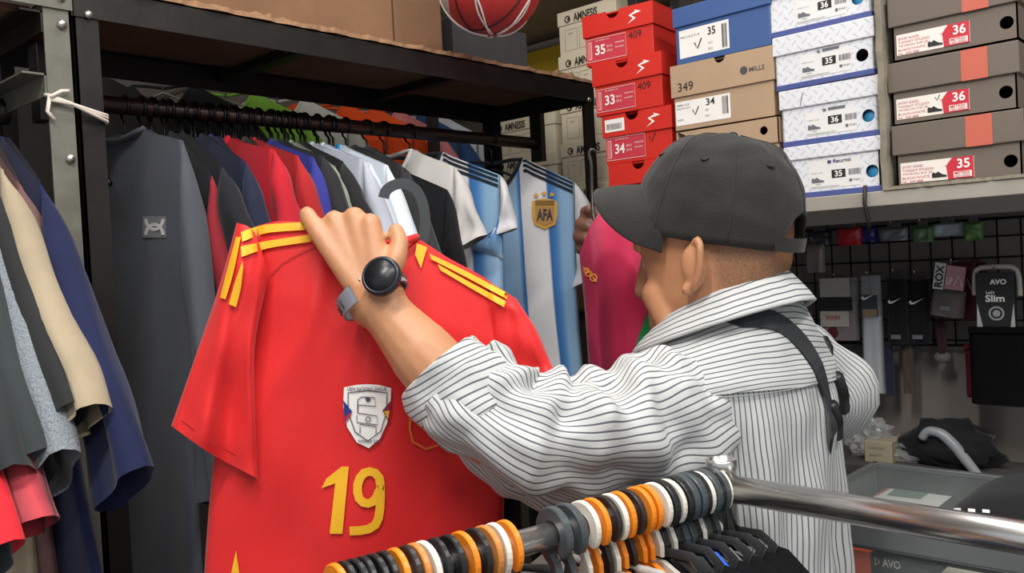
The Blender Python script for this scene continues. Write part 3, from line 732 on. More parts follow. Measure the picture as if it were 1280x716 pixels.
def rk(label, x, col, name='t_shirt', cat='shirt', **kw):
    return garment(name, label, cat, x, RYr, zr(x), col if not isinstance(col, str) else fabric(col), **kw)
rk('black t-shirt with thin red side line on the black rack', .775, '1f1f24', rot=.03, W=.20, slen=.36, sang=74, drop=.085, seed=5, sm=ramp_uv('black_red_line', [(0, '8a1f2a'), (.28, '8a1f2a'), (.30, '24242a'), (1, '24242a')], 1, 0, 0, interp='CONSTANT'))
rk('near black polo shirt behind the charcoal shirt', .80, '16181f', rot=-.02, W=.21, drop=.07, seed=6)
rk('dark navy t-shirt beside the red jerseys', .835, '1b2038', rot=.02, W=.215, drop=.06, slen=.3, sang=66, seed=7)
rk('indigo t-shirt peeking beside the bright red jersey', .855, '2a2c50', rot=0, W=.20, drop=.085, slen=.28, sang=70, seed=8)
rk('bright red jersey on the black rack with high shoulder', .885, 'b8182a', 'jersey', rot=.06, W=.215, drop=.035, slen=.26, sang=66, seed=9, amp=.018)
rk('dark olive brown t-shirt between two red jerseys', .925, '3c322c', rot=0, W=.205, drop=.11, slen=.22, sang=62, seed=10)
rk('second red jersey with wide smooth shoulder on the black rack', .945, 'a81f22', 'jersey', rot=.02, W=.215, drop=.045, slen=.26, sang=68, seed=11)
rk('violet blue jersey beside the second red jersey', .985, '2f3488', 'jersey', rot=0, W=.212, drop=.045, slen=.3, sang=68, seed=12)
rk('black t-shirt with a rounded shoulder between blue and sage shirts', 1.005, '232226', rot=.02, W=.208, drop=.04, slen=.2, sang=58, seed=13)
rk('sage grey t-shirt on the black rack', 1.03, '8b9082', rot=0, W=.215, drop=.06, slen=.28, sang=68, seed=14)
rk('black sports top with a round edge beside the sage shirt', 1.05, '1e1e20', rot=.02, W=.212, drop=.05, slen=.14, sang=58, seed=15)
rk('pale grey jersey with a wide shoulder on the black rack', 1.075, 'b5bac6', 'jersey', rot=.08, W=.23, drop=.045, slen=.3, sang=68, seed=16)
rk('white football jersey next to the pale grey one', 1.105, 'ccd6e2', 'jersey', rot=.04, W=.22, drop=.05, slen=.34, sang=68, seed=17)
rk('sky blue and white jersey beside the white one', 1.15, ramp_uv('sky_white', [(0, '1f8fd0'), (.3, '38a9e2'), (.34, 'd9e2ea'), (1, 'd9e2ea')], 1, 0, 0, interp='CONSTANT'), 'jersey', rot=.02, W=.225, drop=.055, slen=.32, sang=68, seed=18, sm=ramp_uv('sky_white2', [(0, 'd9e2ea'), (.35, 'd9e2ea'), (.4, '2f9ad8'), (.8, '2589cc'), (.85, '8c1c30'), (1, '8c1c30')], 1, 0, 0, interp='CONSTANT'))
rk('black t-shirt beside the sky blue jersey', 1.19, '2a2b2c', rot=.02, W=.22, drop=.05, slen=.3, sang=70, seed=19)
rk('dark grey t-shirt next to the empty piece of rail', 1.225, '38393b', rot=.0, W=.21, drop=.065, slen=.3, sang=68, seed=20)
rk('small black t-shirt hanging before the striped jerseys', 1.285, '15151a', rot=.34, W=.20, drop=.06, slen=.2, sang=78, gap=.098, seed=21, nw=.06)
stripesA = [(0, 'dcdcdc'), (.40, 'e2e2e4'), (.43, '2f66a8'), (.52, '4d87c4'), (.60, '8db4d8'), (.86, '9dbfdc'), (.93, '4d87c4'), (.97, '2f66a8'), (1, 'dcdcdc')]
M_ARG = ramp_uv('sky_blue_white_stripes', stripesA, 2.7, 0, .12, .7)
M_ARGS = ramp_uv('sleeve_blue_white', [(0, 'e2e2e4'), (.42, 'e2e2e4'), (.46, '3f78b6'), (.9, '8db4d8'), (.95, 'e2e2e4'), (1, 'e2e2e4')], 1, 0, 0, .7)
rk('plain white jersey beside the striped ones on the black rack', 1.335, 'd9d6d2', 'jersey', rot=.22, W=.195, drop=.045, slen=.17, sang=66, seed=22, amp=.016)
AA = rk('sky blue and white striped jersey without a visible crest', 1.415, M_ARG, 'jersey', rot=.44, W=.225, L=.70, drop=.06, slen=.13, sang=74, seed=23, amp=.016, sm=M_ARGS, cm=fabric('1f2430'), shst=fabric('20242e', 'navy_trim'))
AB = rk('sky blue and white striped jersey with golden crest and stars', 1.70, M_ARG, 'jersey', rot=.60, W=.215, L=.74, drop=.065, slen=.24, sang=64, seed=24, amp=.012, sm=fabric('dedde0', 'white_sleeve'), cm=fabric('1f2430'), shst=fabric('20242e', 'navy_trim'))

for k_ in range(18):
    xb = (.65 if k_ < 2 else .755) + .017 * (k_ % 2) * (k_ < 2) + (.028 * (k_ - 2) if k_ > 1 else 0) + random.uniform(-.005, .005)
    hanger('bare black hanger squeezed between the garments on the black rack', xb, RYr, zr(xb), 0, .075, .05, .075, M_WIRE, 'bare black hangers', hw=.0034)
# ------------------------------------------------------------------ garments on the grey rack
def lk(label, x, col, name='t_shirt', cat='shirt', **kw):
    kw.setdefault('group', 'garments on the grey rack'); kw.setdefault('hgroup', 'hangers on the grey rack')
    return garment(name, label, cat, x, 1.6, 1.80, col if not isinstance(col, str) else fabric(col), rail_far(kw), **kw)
def rail_far(kw): return kw.pop('rot', 0.)
lk('navy blue jacket with short wide sleeve on the grey rack', .492, '151d42', 'jacket', 'jacket', W=.225, L=.80, slen=.47, sang=54, cuff=.12, drop=.085, seed=31, amp=.01, Wa=.30, Wh=.40)
lk('mauve brown t-shirt beside the navy jacket', .468, '6b4c4a', W=.205, L=.9, slen=.30, sang=56, drop=.08, seed=32, Wa=.24, Wh=.30)
lk('beige shirt with a straight sleeve hem on the grey rack', .448, 'a3957d', 'shirt', W=.20, L=.92, slen=.42, sang=50, cuff=.075, drop=.06, seed=33, Wa=.22, Wh=.28)
lk('black t-shirt between beige and patterned shirts', .428, '232526', W=.20, L=.5, slen=.40, sang=50, cuff=.15, drop=.07, seed=34)
M_KNIT = mat('grey_knit', '7b8288', .9, 0, .35, 420, .5, 300)
lk('grey knitted pattern t-shirt on the grey rack', .412, M_KNIT, W=.20, L=.5, slen=.45, sang=52, cuff=.13, drop=.075, seed=35)
lk('dark slate t-shirt over the knitted one', .392, '31373a', W=.205, L=.5, slen=.44, sang=54, cuff=.17, drop=.07, seed=36)
lk('charcoal green t-shirt with wide sleeve on the grey rack', .362, '2b3032', W=.205, L=.6, slen=.46, sang=54, cuff=.18, drop=.065, seed=37)
M_PLAID = ramp_uv('red_plaid', [(0, 'c94a52'), (.35, '8d3f49'), (.5, '3c3a40'), (.75, 'b9434d'), (1, 'd0505a')], 3, 0, 0, .8)
lk('red checked shirt hanging low among the dark shirts', .376, M_PLAID, 'shirt', W=.20, L=.62, slen=.50, sang=56, cuff=.06, drop=.09, seed=38)
lk('bright red and grey sports shirt at the end of the grey rack', .335, ramp_uv('red_grey_blocks', [(0, 'd42733'), (.4, 'd42733'), (.45, '5f6b70'), (1, '2a2d30')], 1, 0, 0, .8), 'shirt', W=.20, L=.6, slen=.54, sang=56, cuff=.12, drop=.07, seed=39)

# goods hanging on the back wall, seen through the gaps above the rail
rear = thing('wall_rail', 'grey rail on brackets at the back wall', 'rail', (1.4, 2.45, 2.08))
MB().tube([(.4, 2.45, 2.12), (2.42, 2.45, 2.12)], .012, 10).build('rail', M_STEELW, rear)
for x in (.5, 1.4, 2.2): MB().tube([(x, 2.9, 2.12), (x, 2.45, 2.12)], .008, 8).build('bracket', M_STEELW, rear)
for i, (x, c, lb_) in enumerate([(.95, '35322f', 'dark grey'), (1.42, '8fc94a', 'lime green'), (1.22, '2b2a2c', 'black'), (1.60, 'd9d9d0', 'off white'), (1.76, 'f2561d', 'bright orange'), (1.88, 'ef5a22', 'deep orange'), (1.99, 'e0898a', 'pink'), (2.10, '33507f', 'denim blue'), (2.20, 'd8dee4', 'pale grey')]):
    garment('t_shirt', lb_ + ' shirt hanging on the back wall rail', 'shirt', x, 2.45, 2.12, fabric(c), .9, W=.22, L=.68, seed=60 + i, gap=.05, group='shirts on the back wall', hgroup='hangers on the back wall', hlabel='thin hanger holding the %s shirt at the back wall' % lb_, hm=M_STEELW)

# ================================================================== people
def frame(c, fwd, tilt=0., s=1., roll=0.):
    """matrix with x forward, y left, z up, pitched forward by tilt"""
    f = V(fwd).normalized(); l = Uz.cross(f).normalized()
    R = Matrix((f, l, Uz)).transposed() @ Matrix.Rotation(tilt, 3, 'Y') @ Matrix.Rotation(roll, 3, 'X')
    return Matrix.Translation(V(c)) @ (R.to_4x4()) @ Matrix.Scale(s, 4)
HEADP = [(-.122, .062, .020, .020), (-.113, .088, .0, .036), (-.095, .095, -.022, .052), (-.070, .096, -.050, .064), (-.040, .094, -.078, .072), (-.01, .091, -.092, .075),
         (.03, .098, -.099, .0765), (.06, .095, -.100, .076), (.09, .079, -.089, .067), (.112, .047, -.06, .046), (.124, .012, -.024, .014)]
def raw_head(mb, mt):
    n = 32; vs = []; fs = []
    for z, xf, xb, wd in HEADP:
        for j in range(n):
            a = 2 * pi * j / n; c, s_ = cos(a), sin(a)
            cx = (xf + xb) / 2; hx = (xf - xb) / 2
            e = .86
            x = cx + hx * math.copysign(abs(c) ** e, c); y = wd * math.copysign(abs(s_) ** e, s_)
            vs.append(mt @ V((x, y, z)))
    k = len(HEADP)
    fs = [(i * n + j, i * n + (j + 1) % n, (i + 1) * n + (j + 1) % n, (i + 1) * n + j) for i in range(k - 1) for j in range(n)]
    fs += [tuple(range(n - 1, -1, -1)), tuple((k - 1) * n + j for j in range(n))]
    mb.add(vs, fs)
    q = lambda *p: mt @ V(p)
    sc = mt.to_scale()[0]
    mb.capsule(q(.096, 0, .025), q(.112, 0, -.028), .009 * sc, .0125 * sc)             # nose
    for s_ in (-1, 1):
        mb.capsule(q(.102, 0, -.031), q(.100, s_ * .012, -.033), .010 * sc, .0075 * sc)
        mb.capsule(q(.090, s_ * .018, .032), q(.084, s_ * .048, .030), .010 * sc, .008 * sc)   # brow
        mb.capsule(q(.060, s_ * .045, -.035), q(.045, s_ * .054, -.07), .025 * sc, .019 * sc)  # cheek
        mb.capsule(q(.086, s_ * .014, -.058), q(.091, 0, -.056), .006 * sc, .0085 * sc)        # upper lip
        mb.capsule(q(.084, s_ * .012, -.070), q(.089, 0, -.071), .0065 * sc, .009 * sc)        # lower lip
        # ear
        eo = V((-.006, s_ * .0765, -.004)); ea = V((-.35, s_ * .75, .12)).normalized(); eu = V((-.22, 0, 1)).normalized(); ef = ea.cross(eu) * 0
        out = V((-.55, s_ * .83, 0)).normalized()
        pts = []
        for k_ in range(15):
            a = radians(-70 + 300 * k_ / 14); pts.append(eo + out * (.011 + .012 * (1 - cos(a)) * .5 * .4) + V((-.6, s_ * .5, 0)).normalized() * (-.017 * cos(a)) * -1 * 1 + eu * (.031 * sin(a) * (1 if sin(a) > 0 else .92)))
        for a, b in zip(pts, pts[1:]): mb.capsule(mt @ a, mt @ b, .0052 * sc, .0052 * sc)
        mb.sphere(mt @ (eo + out * .009), .02 * sc, 12, 8, (.9, .45, 1.35), (mt.to_3x3().normalized()))
        mb.sphere(mt @ (eo + out * .012 + eu * -.028 + V((.006, 0, 0))), .0085 * sc, 10, 8)
def remesh(mb, name, vox, m, parent, smooth=6):
    o = mb.build(name, m); o.modifiers.new('r', 'REMESH'); r = o.modifiers[0]; r.mode = 'VOXEL'; r.voxel_size = vox
    sm = o.modifiers.new('s', 'SMOOTH'); sm.iterations = smooth; sm.factor = .5
    dg = bpy.context.evaluated_depsgraph_get(); me = bpy.data.meshes.new_from_object(o.evaluated_get(dg))
    old = o.data; o.modifiers.clear(); o.data = me; bpy.data.meshes.remove(old); me.name = name
    me.polygons.foreach_set('use_smooth', [True] * len(me.polygons))
    if parent is not None:
        o0 = wloc(parent); me.transform(Matrix.Translation(-o0)); o.parent = parent
    return o
def skin_mat(name, c1, c2, hair, dens=1.):
    m, nt, b = base_mat(name); tc = N(nt, 'ShaderNodeTexCoord')
    n1 = N(nt, 'ShaderNodeTexNoise'); n1.inputs['Scale'].default_value = 14; n1.inputs['Detail'].default_value = 6; nt.links.new(tc.outputs['Object'], n1.inputs['Vector'])
    mx = N(nt, 'ShaderNodeMix', data_type='RGBA'); mx.inputs[6].default_value = srgb(c1); mx.inputs[7].default_value = srgb(c2); nt.links.new(n1.outputs['Fac'], mx.inputs[0])
    at = N(nt, 'ShaderNodeAttribute', attribute_name='hair')
    n2 = N(nt, 'ShaderNodeTexNoise'); n2.inputs['Scale'].default_value = 500; nt.links.new(tc.outputs['Object'], n2.inputs['Vector'])
    mu = N(nt, 'ShaderNodeMath', operation='MULTIPLY'); nt.links.new(at.outputs['Fac'], mu.inputs[0]); nt.links.new(n2.outputs['Fac'], mu.inputs[1])
    md_ = N(nt, 'ShaderNodeMath', operation='MULTIPLY', use_clamp=True); md_.inputs[1].default_value = dens; nt.links.new(mu.outputs[0], md_.inputs[0]); mu = md_
    m2 = N(nt, 'ShaderNodeMix', data_type='RGBA'); m2.inputs[7].default_value = srgb(hair); nt.links.new(mu.outputs[0], m2.inputs[0]); nt.links.new(mx.outputs[2], m2.inputs[6])
    nt.links.new(m2.outputs[2], b.inputs['Base Color']); b.inputs['Roughness'].default_value = .48
    bp = N(nt, 'ShaderNodeBump'); bp.inputs['Strength'].default_value = .12; bp.inputs['Distance'].default_value = .002
    n3 = N(nt, 'ShaderNodeTexNoise'); n3.inputs['Scale'].default_value = 160; nt.links.new(tc.outputs['Object'], n3.inputs['Vector'])
    nt.links.new(n3.outputs['Fac'], bp.inputs['Height']); nt.links.new(bp.outputs['Normal'], b.inputs['Normal'])
    b.inputs['Subsurface Weight'].default_value = .08; b.inputs['Subsurface Radius'].default_value = (.006, .003, .002)
    return m
def hair_attr(o, mt, fn):
    mi = mt.inverted(); o0 = wloc(o)
    at = o.data.attributes.new('hair', 'FLOAT', 'POINT')
    at.data.foreach_set('value', [fn(mi @ (v.co + o0)) for v in o.data.vertices])
def chain(mb, pts, rs):
    for a, b, r0, r1 in zip(pts, pts[1:], rs, rs[1:]): mb.capsule(a, b, r0, r1)
def smoothpath(pts, n):
    pts = [V(p) for p in pts]; f = poly(pts); return [f(i / n) for i in range(n + 1)]
def cloth_tube(path, rad, nseg, nring, seed, amp, fold, uvmode='along', ref=None, per=1., squash=1.0, ends=True):
    """loose cloth tube; uv in metres (x across the stripes)"""
    f = smoothpath(path, nseg); L = [0]
    for a, b in zip(f, f[1:]): L.append(L[-1] + (b - a).length)
    rf = poly([V((i / (len(rad) - 1), r, 0)) for i, r in enumerate(rad)])
    rr = [rf(i / nseg).y for i in range(nseg + 1)]
    vs = []; uvs = []; prev = V(ref) if ref else V((0, 0, 1)); rm = sum(rr) / len(rr)
    for i, c in enumerate(f):
        t = (f[min(nseg, i + 1)] - f[max(0, i - 1)]).normalized()
        nrm = (prev - t * prev.dot(t)).normalized(); prev = nrm; bn = t.cross(nrm)
        for j in range(nring + 1):
            a = 2 * pi * j / nring; aa = a if j < nring else 0
            s = L[i]
            d = fold(s, aa) + amp * noise.noise(V((cos(aa) * 1.6 + seed, sin(aa) * 1.6, s * 17))) + amp * .45 * noise.noise(V((cos(aa) * 3 + seed, sin(aa) * 3, s * 38)))
            e = 1 if 0 < i < nseg else .98
            q = nrm * cos(aa) + bn * sin(aa) * squash
            vs.append(c + q * (rr[i] * e + d))
            uvs.append((a * rm, s) if uvmode == 'along' else (s + a * rm * per, a * rm))
    W = nring + 1
    fs = [(i * W + j, i * W + j + 1, (i + 1) * W + j + 1, (i + 1) * W + j) for i in range(nseg) for j in range(nring)]
    mb = MB(); mb.add(vs, fs, uvs); return mb

# ---------------------------------------------------------------- the man in the cap
MX, MY = 1.115, .622
man = thing('person', 'man in black cap and grey striped shirt holding a red jersey', 'person', (MX, MY, 0))
SK1 = skin_mat('skin_tan', 'b07a55', 'c48e68', '3a2c22')
hc = P(896, 327, 1.22); HS = 1.085
hm = frame(hc, (-.06, .99, 0), .06, HS)
hk = frame(hc + V((0, .004, -.002)), (-.10, .99, 0), -.20, HS)          # the cap sits tipped back
mb = MB(); raw_head(mb, hm)
NCX, NCY = MX - .013, MY - .010
nk0 = V((NCX, NCY, 1.40))
mb.capsule(hm @ V((-.02, 0, -.05)), nk0 + V((0, 0, .01)), .064, .066); mb.capsule(hm @ V((.01, 0, -.085)), nk0 + V((0, .01, 0)), .05, .062)
mb.capsule(hm @ V((-.045, 0, -.045)), nk0 + V((0, -.012, .0)), .038, .045)
SHL = V((MX - .13, MY, 1.335)); SHR = V((MX + .15, MY, 1.345))
mb.capsule(SHL, SHR, .05, .05); mb.capsule((MX, MY, 1.31), (MX, MY, 1.22), .085, .09)
for dx in (-.07, .07): mb.capsule((MX + dx * .85, MY, 1.27), (MX + dx * .8, MY, .95), .075, .08)
FEET = []
for sgn in (-1, 1):
    hip = V((MX + sgn * .09, MY, .90)); kn = V((MX + sgn * .10, MY + .02, .48)); an = V((MX + sgn * .11, MY - .005, .09))
    chain(mb, [hip, kn, an], [.085, .058, .042]); mb.capsule(an + V((0, -.02, -.045)), an + V((sgn * .015, .15, -.06)), .036, .03); FEET.append(an)
ELB = P(612, 540, 1.03); WR = P(472, 378, 1.055)
chain(mb, [SHL, P(850, 505, 1.13), P(745, 545, 1.07), ELB], [.05, .05, .046, .040])
fa = lambda t: ELB.lerp(WR, t)
chain(mb, [ELB, fa(.28), fa(.6), fa(.85), WR], [.040, .044, .040, .0315, .0295])
side = (P(500, 362, 1.055) - P(440, 392, 1.055)).normalized()
mb.capsule(WR - side * .008, WR + side * .008, .028, .028)
# left hand: dorsal side to the viewer, fingers closing over the collar away from the camera
KN = [P(463, 280, 1.078), P(443, 272, 1.085), P(418, 276, 1.088), P(397, 290, 1.082)]
KB = [P(474, 350, 1.062), P(464, 350, 1.066), P(454, 352, 1.066), P(445, 356, 1.062)]
for kb, kn, r0, r1 in zip(KB, KN, (.0165, .018, .0175, .0155), (.0138, .0142, .0136, .012)):
    mb.capsule(WR, kb, .024, r0); chain(mb, [kb, kn], [r0, r1])
for i in range(3):
    mb.capsule(KB[i].lerp(KB[i + 1], .5), KN[i].lerp(KN[i + 1], .5) .lerp(KB[i], .12), .0165, .0118)
FING = [[KN[0], P(464, 284, 1.116), P(462, 305, 1.135), P(455, 322, 1.118)],
        [KN[1], P(444, 274, 1.128), P(438, 300, 1.146), P(434, 320, 1.126)],
        [KN[2], P(415, 278, 1.126), P(412, 302, 1.142), P(412, 320, 1.124)],
        [KN[3], P(384, 268, 1.098), P(386, 280, 1.128), P(394, 305, 1.134)]]
for f_, r in zip(FING, (.0105, .0108, .0103, .0098)): chain(mb, f_, [r * 1.2, r * 1.08, r, r * .9])
chain(mb, [P(480, 350, 1.06), P(495, 324, 1.064), P(500, 304, 1.072), P(495, 289, 1.08)], [.017, .0135, .0112, .0104])
mb.capsule(P(468, 338, 1.066), P(490, 324, 1.066), .013, .0115)
# right arm, bent forward in front of the chest
ELR = P(1033, 498, 1.36); WRR = V((MX + .10, MY + .30, 1.20))
chain(mb, [SHR, ELR, ELR.lerp(WRR, .4), WRR], [.055, .046, .042, .029])
RH = V((MX + .06, MY + .38, 1.22)); hdir = (RH - WRR).normalized()
for i in range(4):
    o_ = V((.0, .0, .026 - .017 * i)); k0 = RH + o_; mb.capsule(WRR + o_ * .5, k0, .017, .013)
    chain(mb, [k0, k0 + hdir * .035 + V((-.01, 0, -.006)), k0 + hdir * .045 + V((-.032, .004, -.014)), k0 + hdir * .03 + V((-.045, -.004, -.018))], [.0115, .0105, .0095, .0088])
chain(mb, [WRR + V((-.01, .01, .02)), RH + V((-.03, -.02, .03)), RH + V((-.04, .012, .034))], [.015, .0125, .010])
body = remesh(mb, 'body', .0034, SK1, man, 5)
def hairfn(p):
    if p.z < -.12 or abs(p.x) > .2 or p.z > .2 or abs(p.y) > .12: return 0.
    a = max(0, min(1, (-.018 - p.x) / .02)); b = max(0, min(1, (p.z + .062 - .15 * max(0, p.x + .06)) / .025))
    return a * b
hair_attr(body, hm, hairfn)
for s_ in (-1, 1):
    MB().sphere(hm @ V((.077, s_ * .031, .006)), .0125, 14, 10).build('eye', mat('eye_white', 'e6e0d8', .2), man)
# nails on the visible thumb
# cap
M_CAP = mat('black_cap_cloth', '242322', .85, 0, .12, 30, .25, 350, .15, .3)
def cap_r(ph, t):
    c = cos(ph); rx = .113 if c > 0 else .108; ry = .0905
    r = 1 / sqrt((cos(ph) / rx) ** 2 + (sin(ph) / ry) ** 2)
    panel = .0015 * (abs(cos(3 * ph)) ** .35 - 1)
    return (r + panel) * max(0, cos(t * pi / 2)) ** .62
def cap_base(ph):
    d = abs(abs(ph) - pi)
    return .030 - .012 * cos(ph) * -1 * 0 + (.046 * max(0, 1 - (d / .42) ** 2) ** .6 if d < .42 else 0)
def cap_pt(ph, t):
    zb = cap_base(ph); zt_ = .162
    r = cap_r(ph, t)
    z = zb + (zt_ - zb) * sin(t * pi / 2) ** .92
    x = r * cos(ph); y = r * sin(ph)
    if zb > .03: k = cap_r(ph, max(0, math.asin(min(1, max(0, (z - .03) / (zt_ - .03)))) / (pi / 2)))  ; x = k * cos(ph); y = k * sin(ph)
    w_ = .0028 * noise.noise(V((x * 22, y * 22, z * 26))) + .0016 * noise.noise(V((x * 55, y * 55, z * 55)))
    return hk @ (V((x, y, z)) * (1 + w_ / .1))
cap = MB().grid(lambda a, b: cap_pt(-pi + 2 * pi * a, b), 96, 26, True).build('cap', M_CAP, man)
so = cap.modifiers.new('solid', 'SOLIDIFY'); so.thickness = .0025; so.offset = -1
def brim_pt(a, b):
    an = (a - .5) * 2; ph = an * 1.18
    r0 = cap_r(ph, 0) - .004; L_ = .076 * (1 - abs(an) ** 4.5) ** .5
    zb = .030 + .056 * (1 - an * an)
    r0 = cap_r(ph, math.asin(max(0, zb - .03) / .132) / (pi / 2)) - .004
    base = V((r0 * cos(ph), r0 * sin(ph), zb))
    q = base + V((L_ * b, 0, -.010 * b * b - .002 * b))
    q.z -= 1.2 * q.y ** 2 * b
    return hk @ q
br = MB().grid(brim_pt, 40, 14).build('brim', M_CAP, cap)
so = br.modifiers.new('solid', 'SOLIDIFY'); so.thickness = .0035
MB().sphere(hk @ V((0, 0, .1625)), .0075, 12, 8, (1, 1, .6)).build('button', M_CAP, cap)
M_EYE = mat('eyelet', '111010', .6)
for k in range(6):
    ph = pi / 6 + k * pi / 3
    p = cap_pt(ph, .52); nn = (p - hc).normalized()
    e1 = nn.orthogonal().normalized(); e2 = nn.cross(e1)
    MB().tube([p + nn * .0006 + (e1 * cos(a * pi / 6) + e2 * sin(a * pi / 6)) * .0042 for a in range(12)], .0013, 6, closed=True).build('eyelet', M_EYE, cap)
    MB().tube([cap_pt(ph + pi / 6, b / 14 * .97 + .01) + (cap_pt(ph + pi / 6, b / 14 * .97 + .01) - hc).normalized() * .0003 for b in range(15)], .0009, 5).build('seam', M_CAP, cap)
MB().grid(lambda a, b: hk @ V((cap_r(pi + (a - .5) * .95, 0) * 1.005 * cos(pi + (a - .5) * .95), cap_r(pi + (a - .5) * .95, 0) * 1.005 * sin(pi + (a - .5) * .95), .030 + .017 * b)), 20, 3).build('back_strap', M_CAP, cap)

# striped shirt
STR = [(0, 'bbbdbc'), (.26, 'bfc0bf'), (.33, '5c6066'), (.49, '4c5057'), (.56, 'bbbdbc'), (1, 'bbbdbc')]
M_SHIRT = ramp_uv('shirt_stripe', STR, 1 / .0082, 0, 0, .8, .010, 9.)
M_SLV = ramp_uv('sleeve_stripe', STR, 1 / .0074, 0, 0, .8, .018, 9.)
M_CUFF = ramp_uv('cuff_stripe', STR, 1 / .0078, 0, 0, .8, .006, 12.)
RINGS = [(.76, .165, .135), (.95, .160, .128), (1.08, .160, .126), (1.20, .168, .126), (1.29, .180, .126), (1.34, .178, .119), (1.375, .152, .106), (1.40, .118, .096), (1.42, .092, .088), (1.436, .080, .083)]
ra = poly([V((z, a, 0)) for z, a, b in RINGS]); 
def ring_ab(z):
    for (z0, a0, b0), (z1, a1, b1) in zip(RINGS, RINGS[1:]):
        if z <= z1 or z1 == RINGS[-1][0]:
            k = max(0, min(1, (z - z0) / (z1 - z0))); return a0 + (a1 - a0) * k, b0 + (b1 - b0) * k
def shirt_pt(th, z, off=0.):
    a, b = ring_ab(z); low = max(0, min(1, (1.36 - z) / .2)); e = .88
    c, s = cos(th), sin(th)
    x = math.copysign(abs(c) ** e, c); y = math.copysign(abs(s) ** e, s)
    f = low * (.0065 * sin(th * 9 + 3.2 * sin(z * 7)) + .012 * noise.noise(V((c * 3, s * 3, z * 3.2))) + .006 * noise.noise(V((c * 6 + 5, s * 6, z * 11)))) + .004 * noise.noise(V((c * 4, s * 4, z * 16)))
    # soft box pleat under the yoke at the middle of the back
    dth = th + pi / 2
    f += low * .010 * math.exp(-(dth / .10) ** 2)
    sl = .35 * max(0, z - 1.36) * (1 if s < 0 else -.6) * abs(s)
    return V((MX + x * (a + f + off), MY - .008 + y * (b + f + off), z + sl))
shirt = MB().grid(lambda a, b: shirt_pt(2 * pi * a, .76 + (1.436 - .76) * b), 160, 70, True, lambda a, b: (2 * pi * a * .165, .76 + .685 * b)).build('shirt', M_SHIRT, man, uv=True)
MB().grid(lambda a, b: shirt_pt(2 * pi * a, 1.325 + .006 * sin(4 * pi * a) + (1.436 - 1.325) * b, .0035), 140, 22, True, lambda a, b: (.16 * b + .02 * sin(2 * pi * a) + .02, 2 * pi * a * .15)).build('yoke', M_SHIRT, shirt, uv=True)
mb = MB(); mb.tube([shirt_pt(pi + pi * k / 40, 1.327, .0034) for k in range(41)], .0008, 5); mb.build('yoke_seam', fabric('8f9294', 'thread'), shirt)
# collar: stand and turned-down fall, higher at the back
def col_pt(th, v, rr=0.):
    c, s = cos(th), sin(th)
    zt_ = 1.447 - .040 * s - .012
    r0x, r0y = .080 + rr, .084 + rr
    if v < .25: k = v / .25; rx, ry, z = r0x + .004 * k, r0y + .004 * k, zt_ - .016 + .016 * k
    else: k = (v - .25) / .75; rx, ry, z = r0x + .004 + .044 * k ** .8, r0y + .004 + .036 * k ** .8, zt_ - .040 * k
    g = .003 * noise.noise(V((c * 3, s * 3, v * 2)))
    return V((NCX - .002 + c * (rx + g), NCY + .006 + s * (ry + g), z))
cl = MB().grid(lambda a, b: col_pt(pi / 2 + .22 + (2 * pi - .44) * a, b), 90, 14, False, lambda a, b: (b * .058 + .006 * a, a)).build('collar', M_CUFF, shirt, uv=True)
so = cl.modifiers.new('solid', 'SOLIDIFY'); so.thickness = .004
MB().tube([col_pt(pi / 2 + .22 + (2 * pi - .44) * k / 70, .93) + V((0, 0, .0012)) for k in range(71)], .0009, 5).build('collar_stitch', fabric('8b8e90', 'stitch'), shirt)
# left sleeve
LP = [V((MX - .085, MY + .012, 1.325)), P(850, 512, 1.14), P(775, 543, 1.085), P(700, 553, 1.05), P(640, 540, 1.03), P(600, 512, 1.03), P(566, 478, 1.035)]
def lfold(s, a):
    e = max(0, min(1, (s - .02) / .06))
    return e * (.0065 * sin(s * 95 + 2.2 * sin(a + .5) + 1.3 * sin(2 * a)) * (.4 + .6 * max(0, sin(a * 1 + 2.4))) + .004 * sin(s * 52 - 3 * a) + .006 * sin(3 * a + s * 20))
sl = cloth_tube(LP, [.066, .080, .083, .080, .074, .066, .057], 110, 84, 3, .016, lfold, ref=(0, 0, 1)).build('sleeve', M_SLV, shirt, uv=True)
CP = [P(606, 520, 1.03), P(585, 497, 1.033), P(566, 475, 1.038), P(549, 455, 1.041)]
mbc = cloth_tube(CP, [.059, .062, .061, .0575], 26, 64, 8, .006, lambda s, a: .0025 * sin(3 * a + s * 60), 'cross', (0, 0, 1), .22)
cf = mbc.build('cuff', M_CUFF, shirt, uv=True); so = cf.modifiers.new('solid', 'SOLIDIFY'); so.thickness = .005; so.offset = -1
# right sleeve
RP = [SHR + V((-.05, -.0, .0)), SHR + V((.0, -.01, -.02)), SHR.lerp(ELR, .5) + V((.004, -.004, 0)), ELR + V((0, 0, .004)), ELR.lerp(WRR, .25), ELR.lerp(WRR, .5)]
sr = cloth_tube(RP, [.074, .072, .066, .058, .054, .05], 90, 72, 11, .012, lambda s, a: .004 * sin(s * 80 + 2 * sin(a)) + .004 * sin(3 * a + s * 15), ref=(0, 1, 0)).build('sleeve', M_SLV, shirt, uv=True)
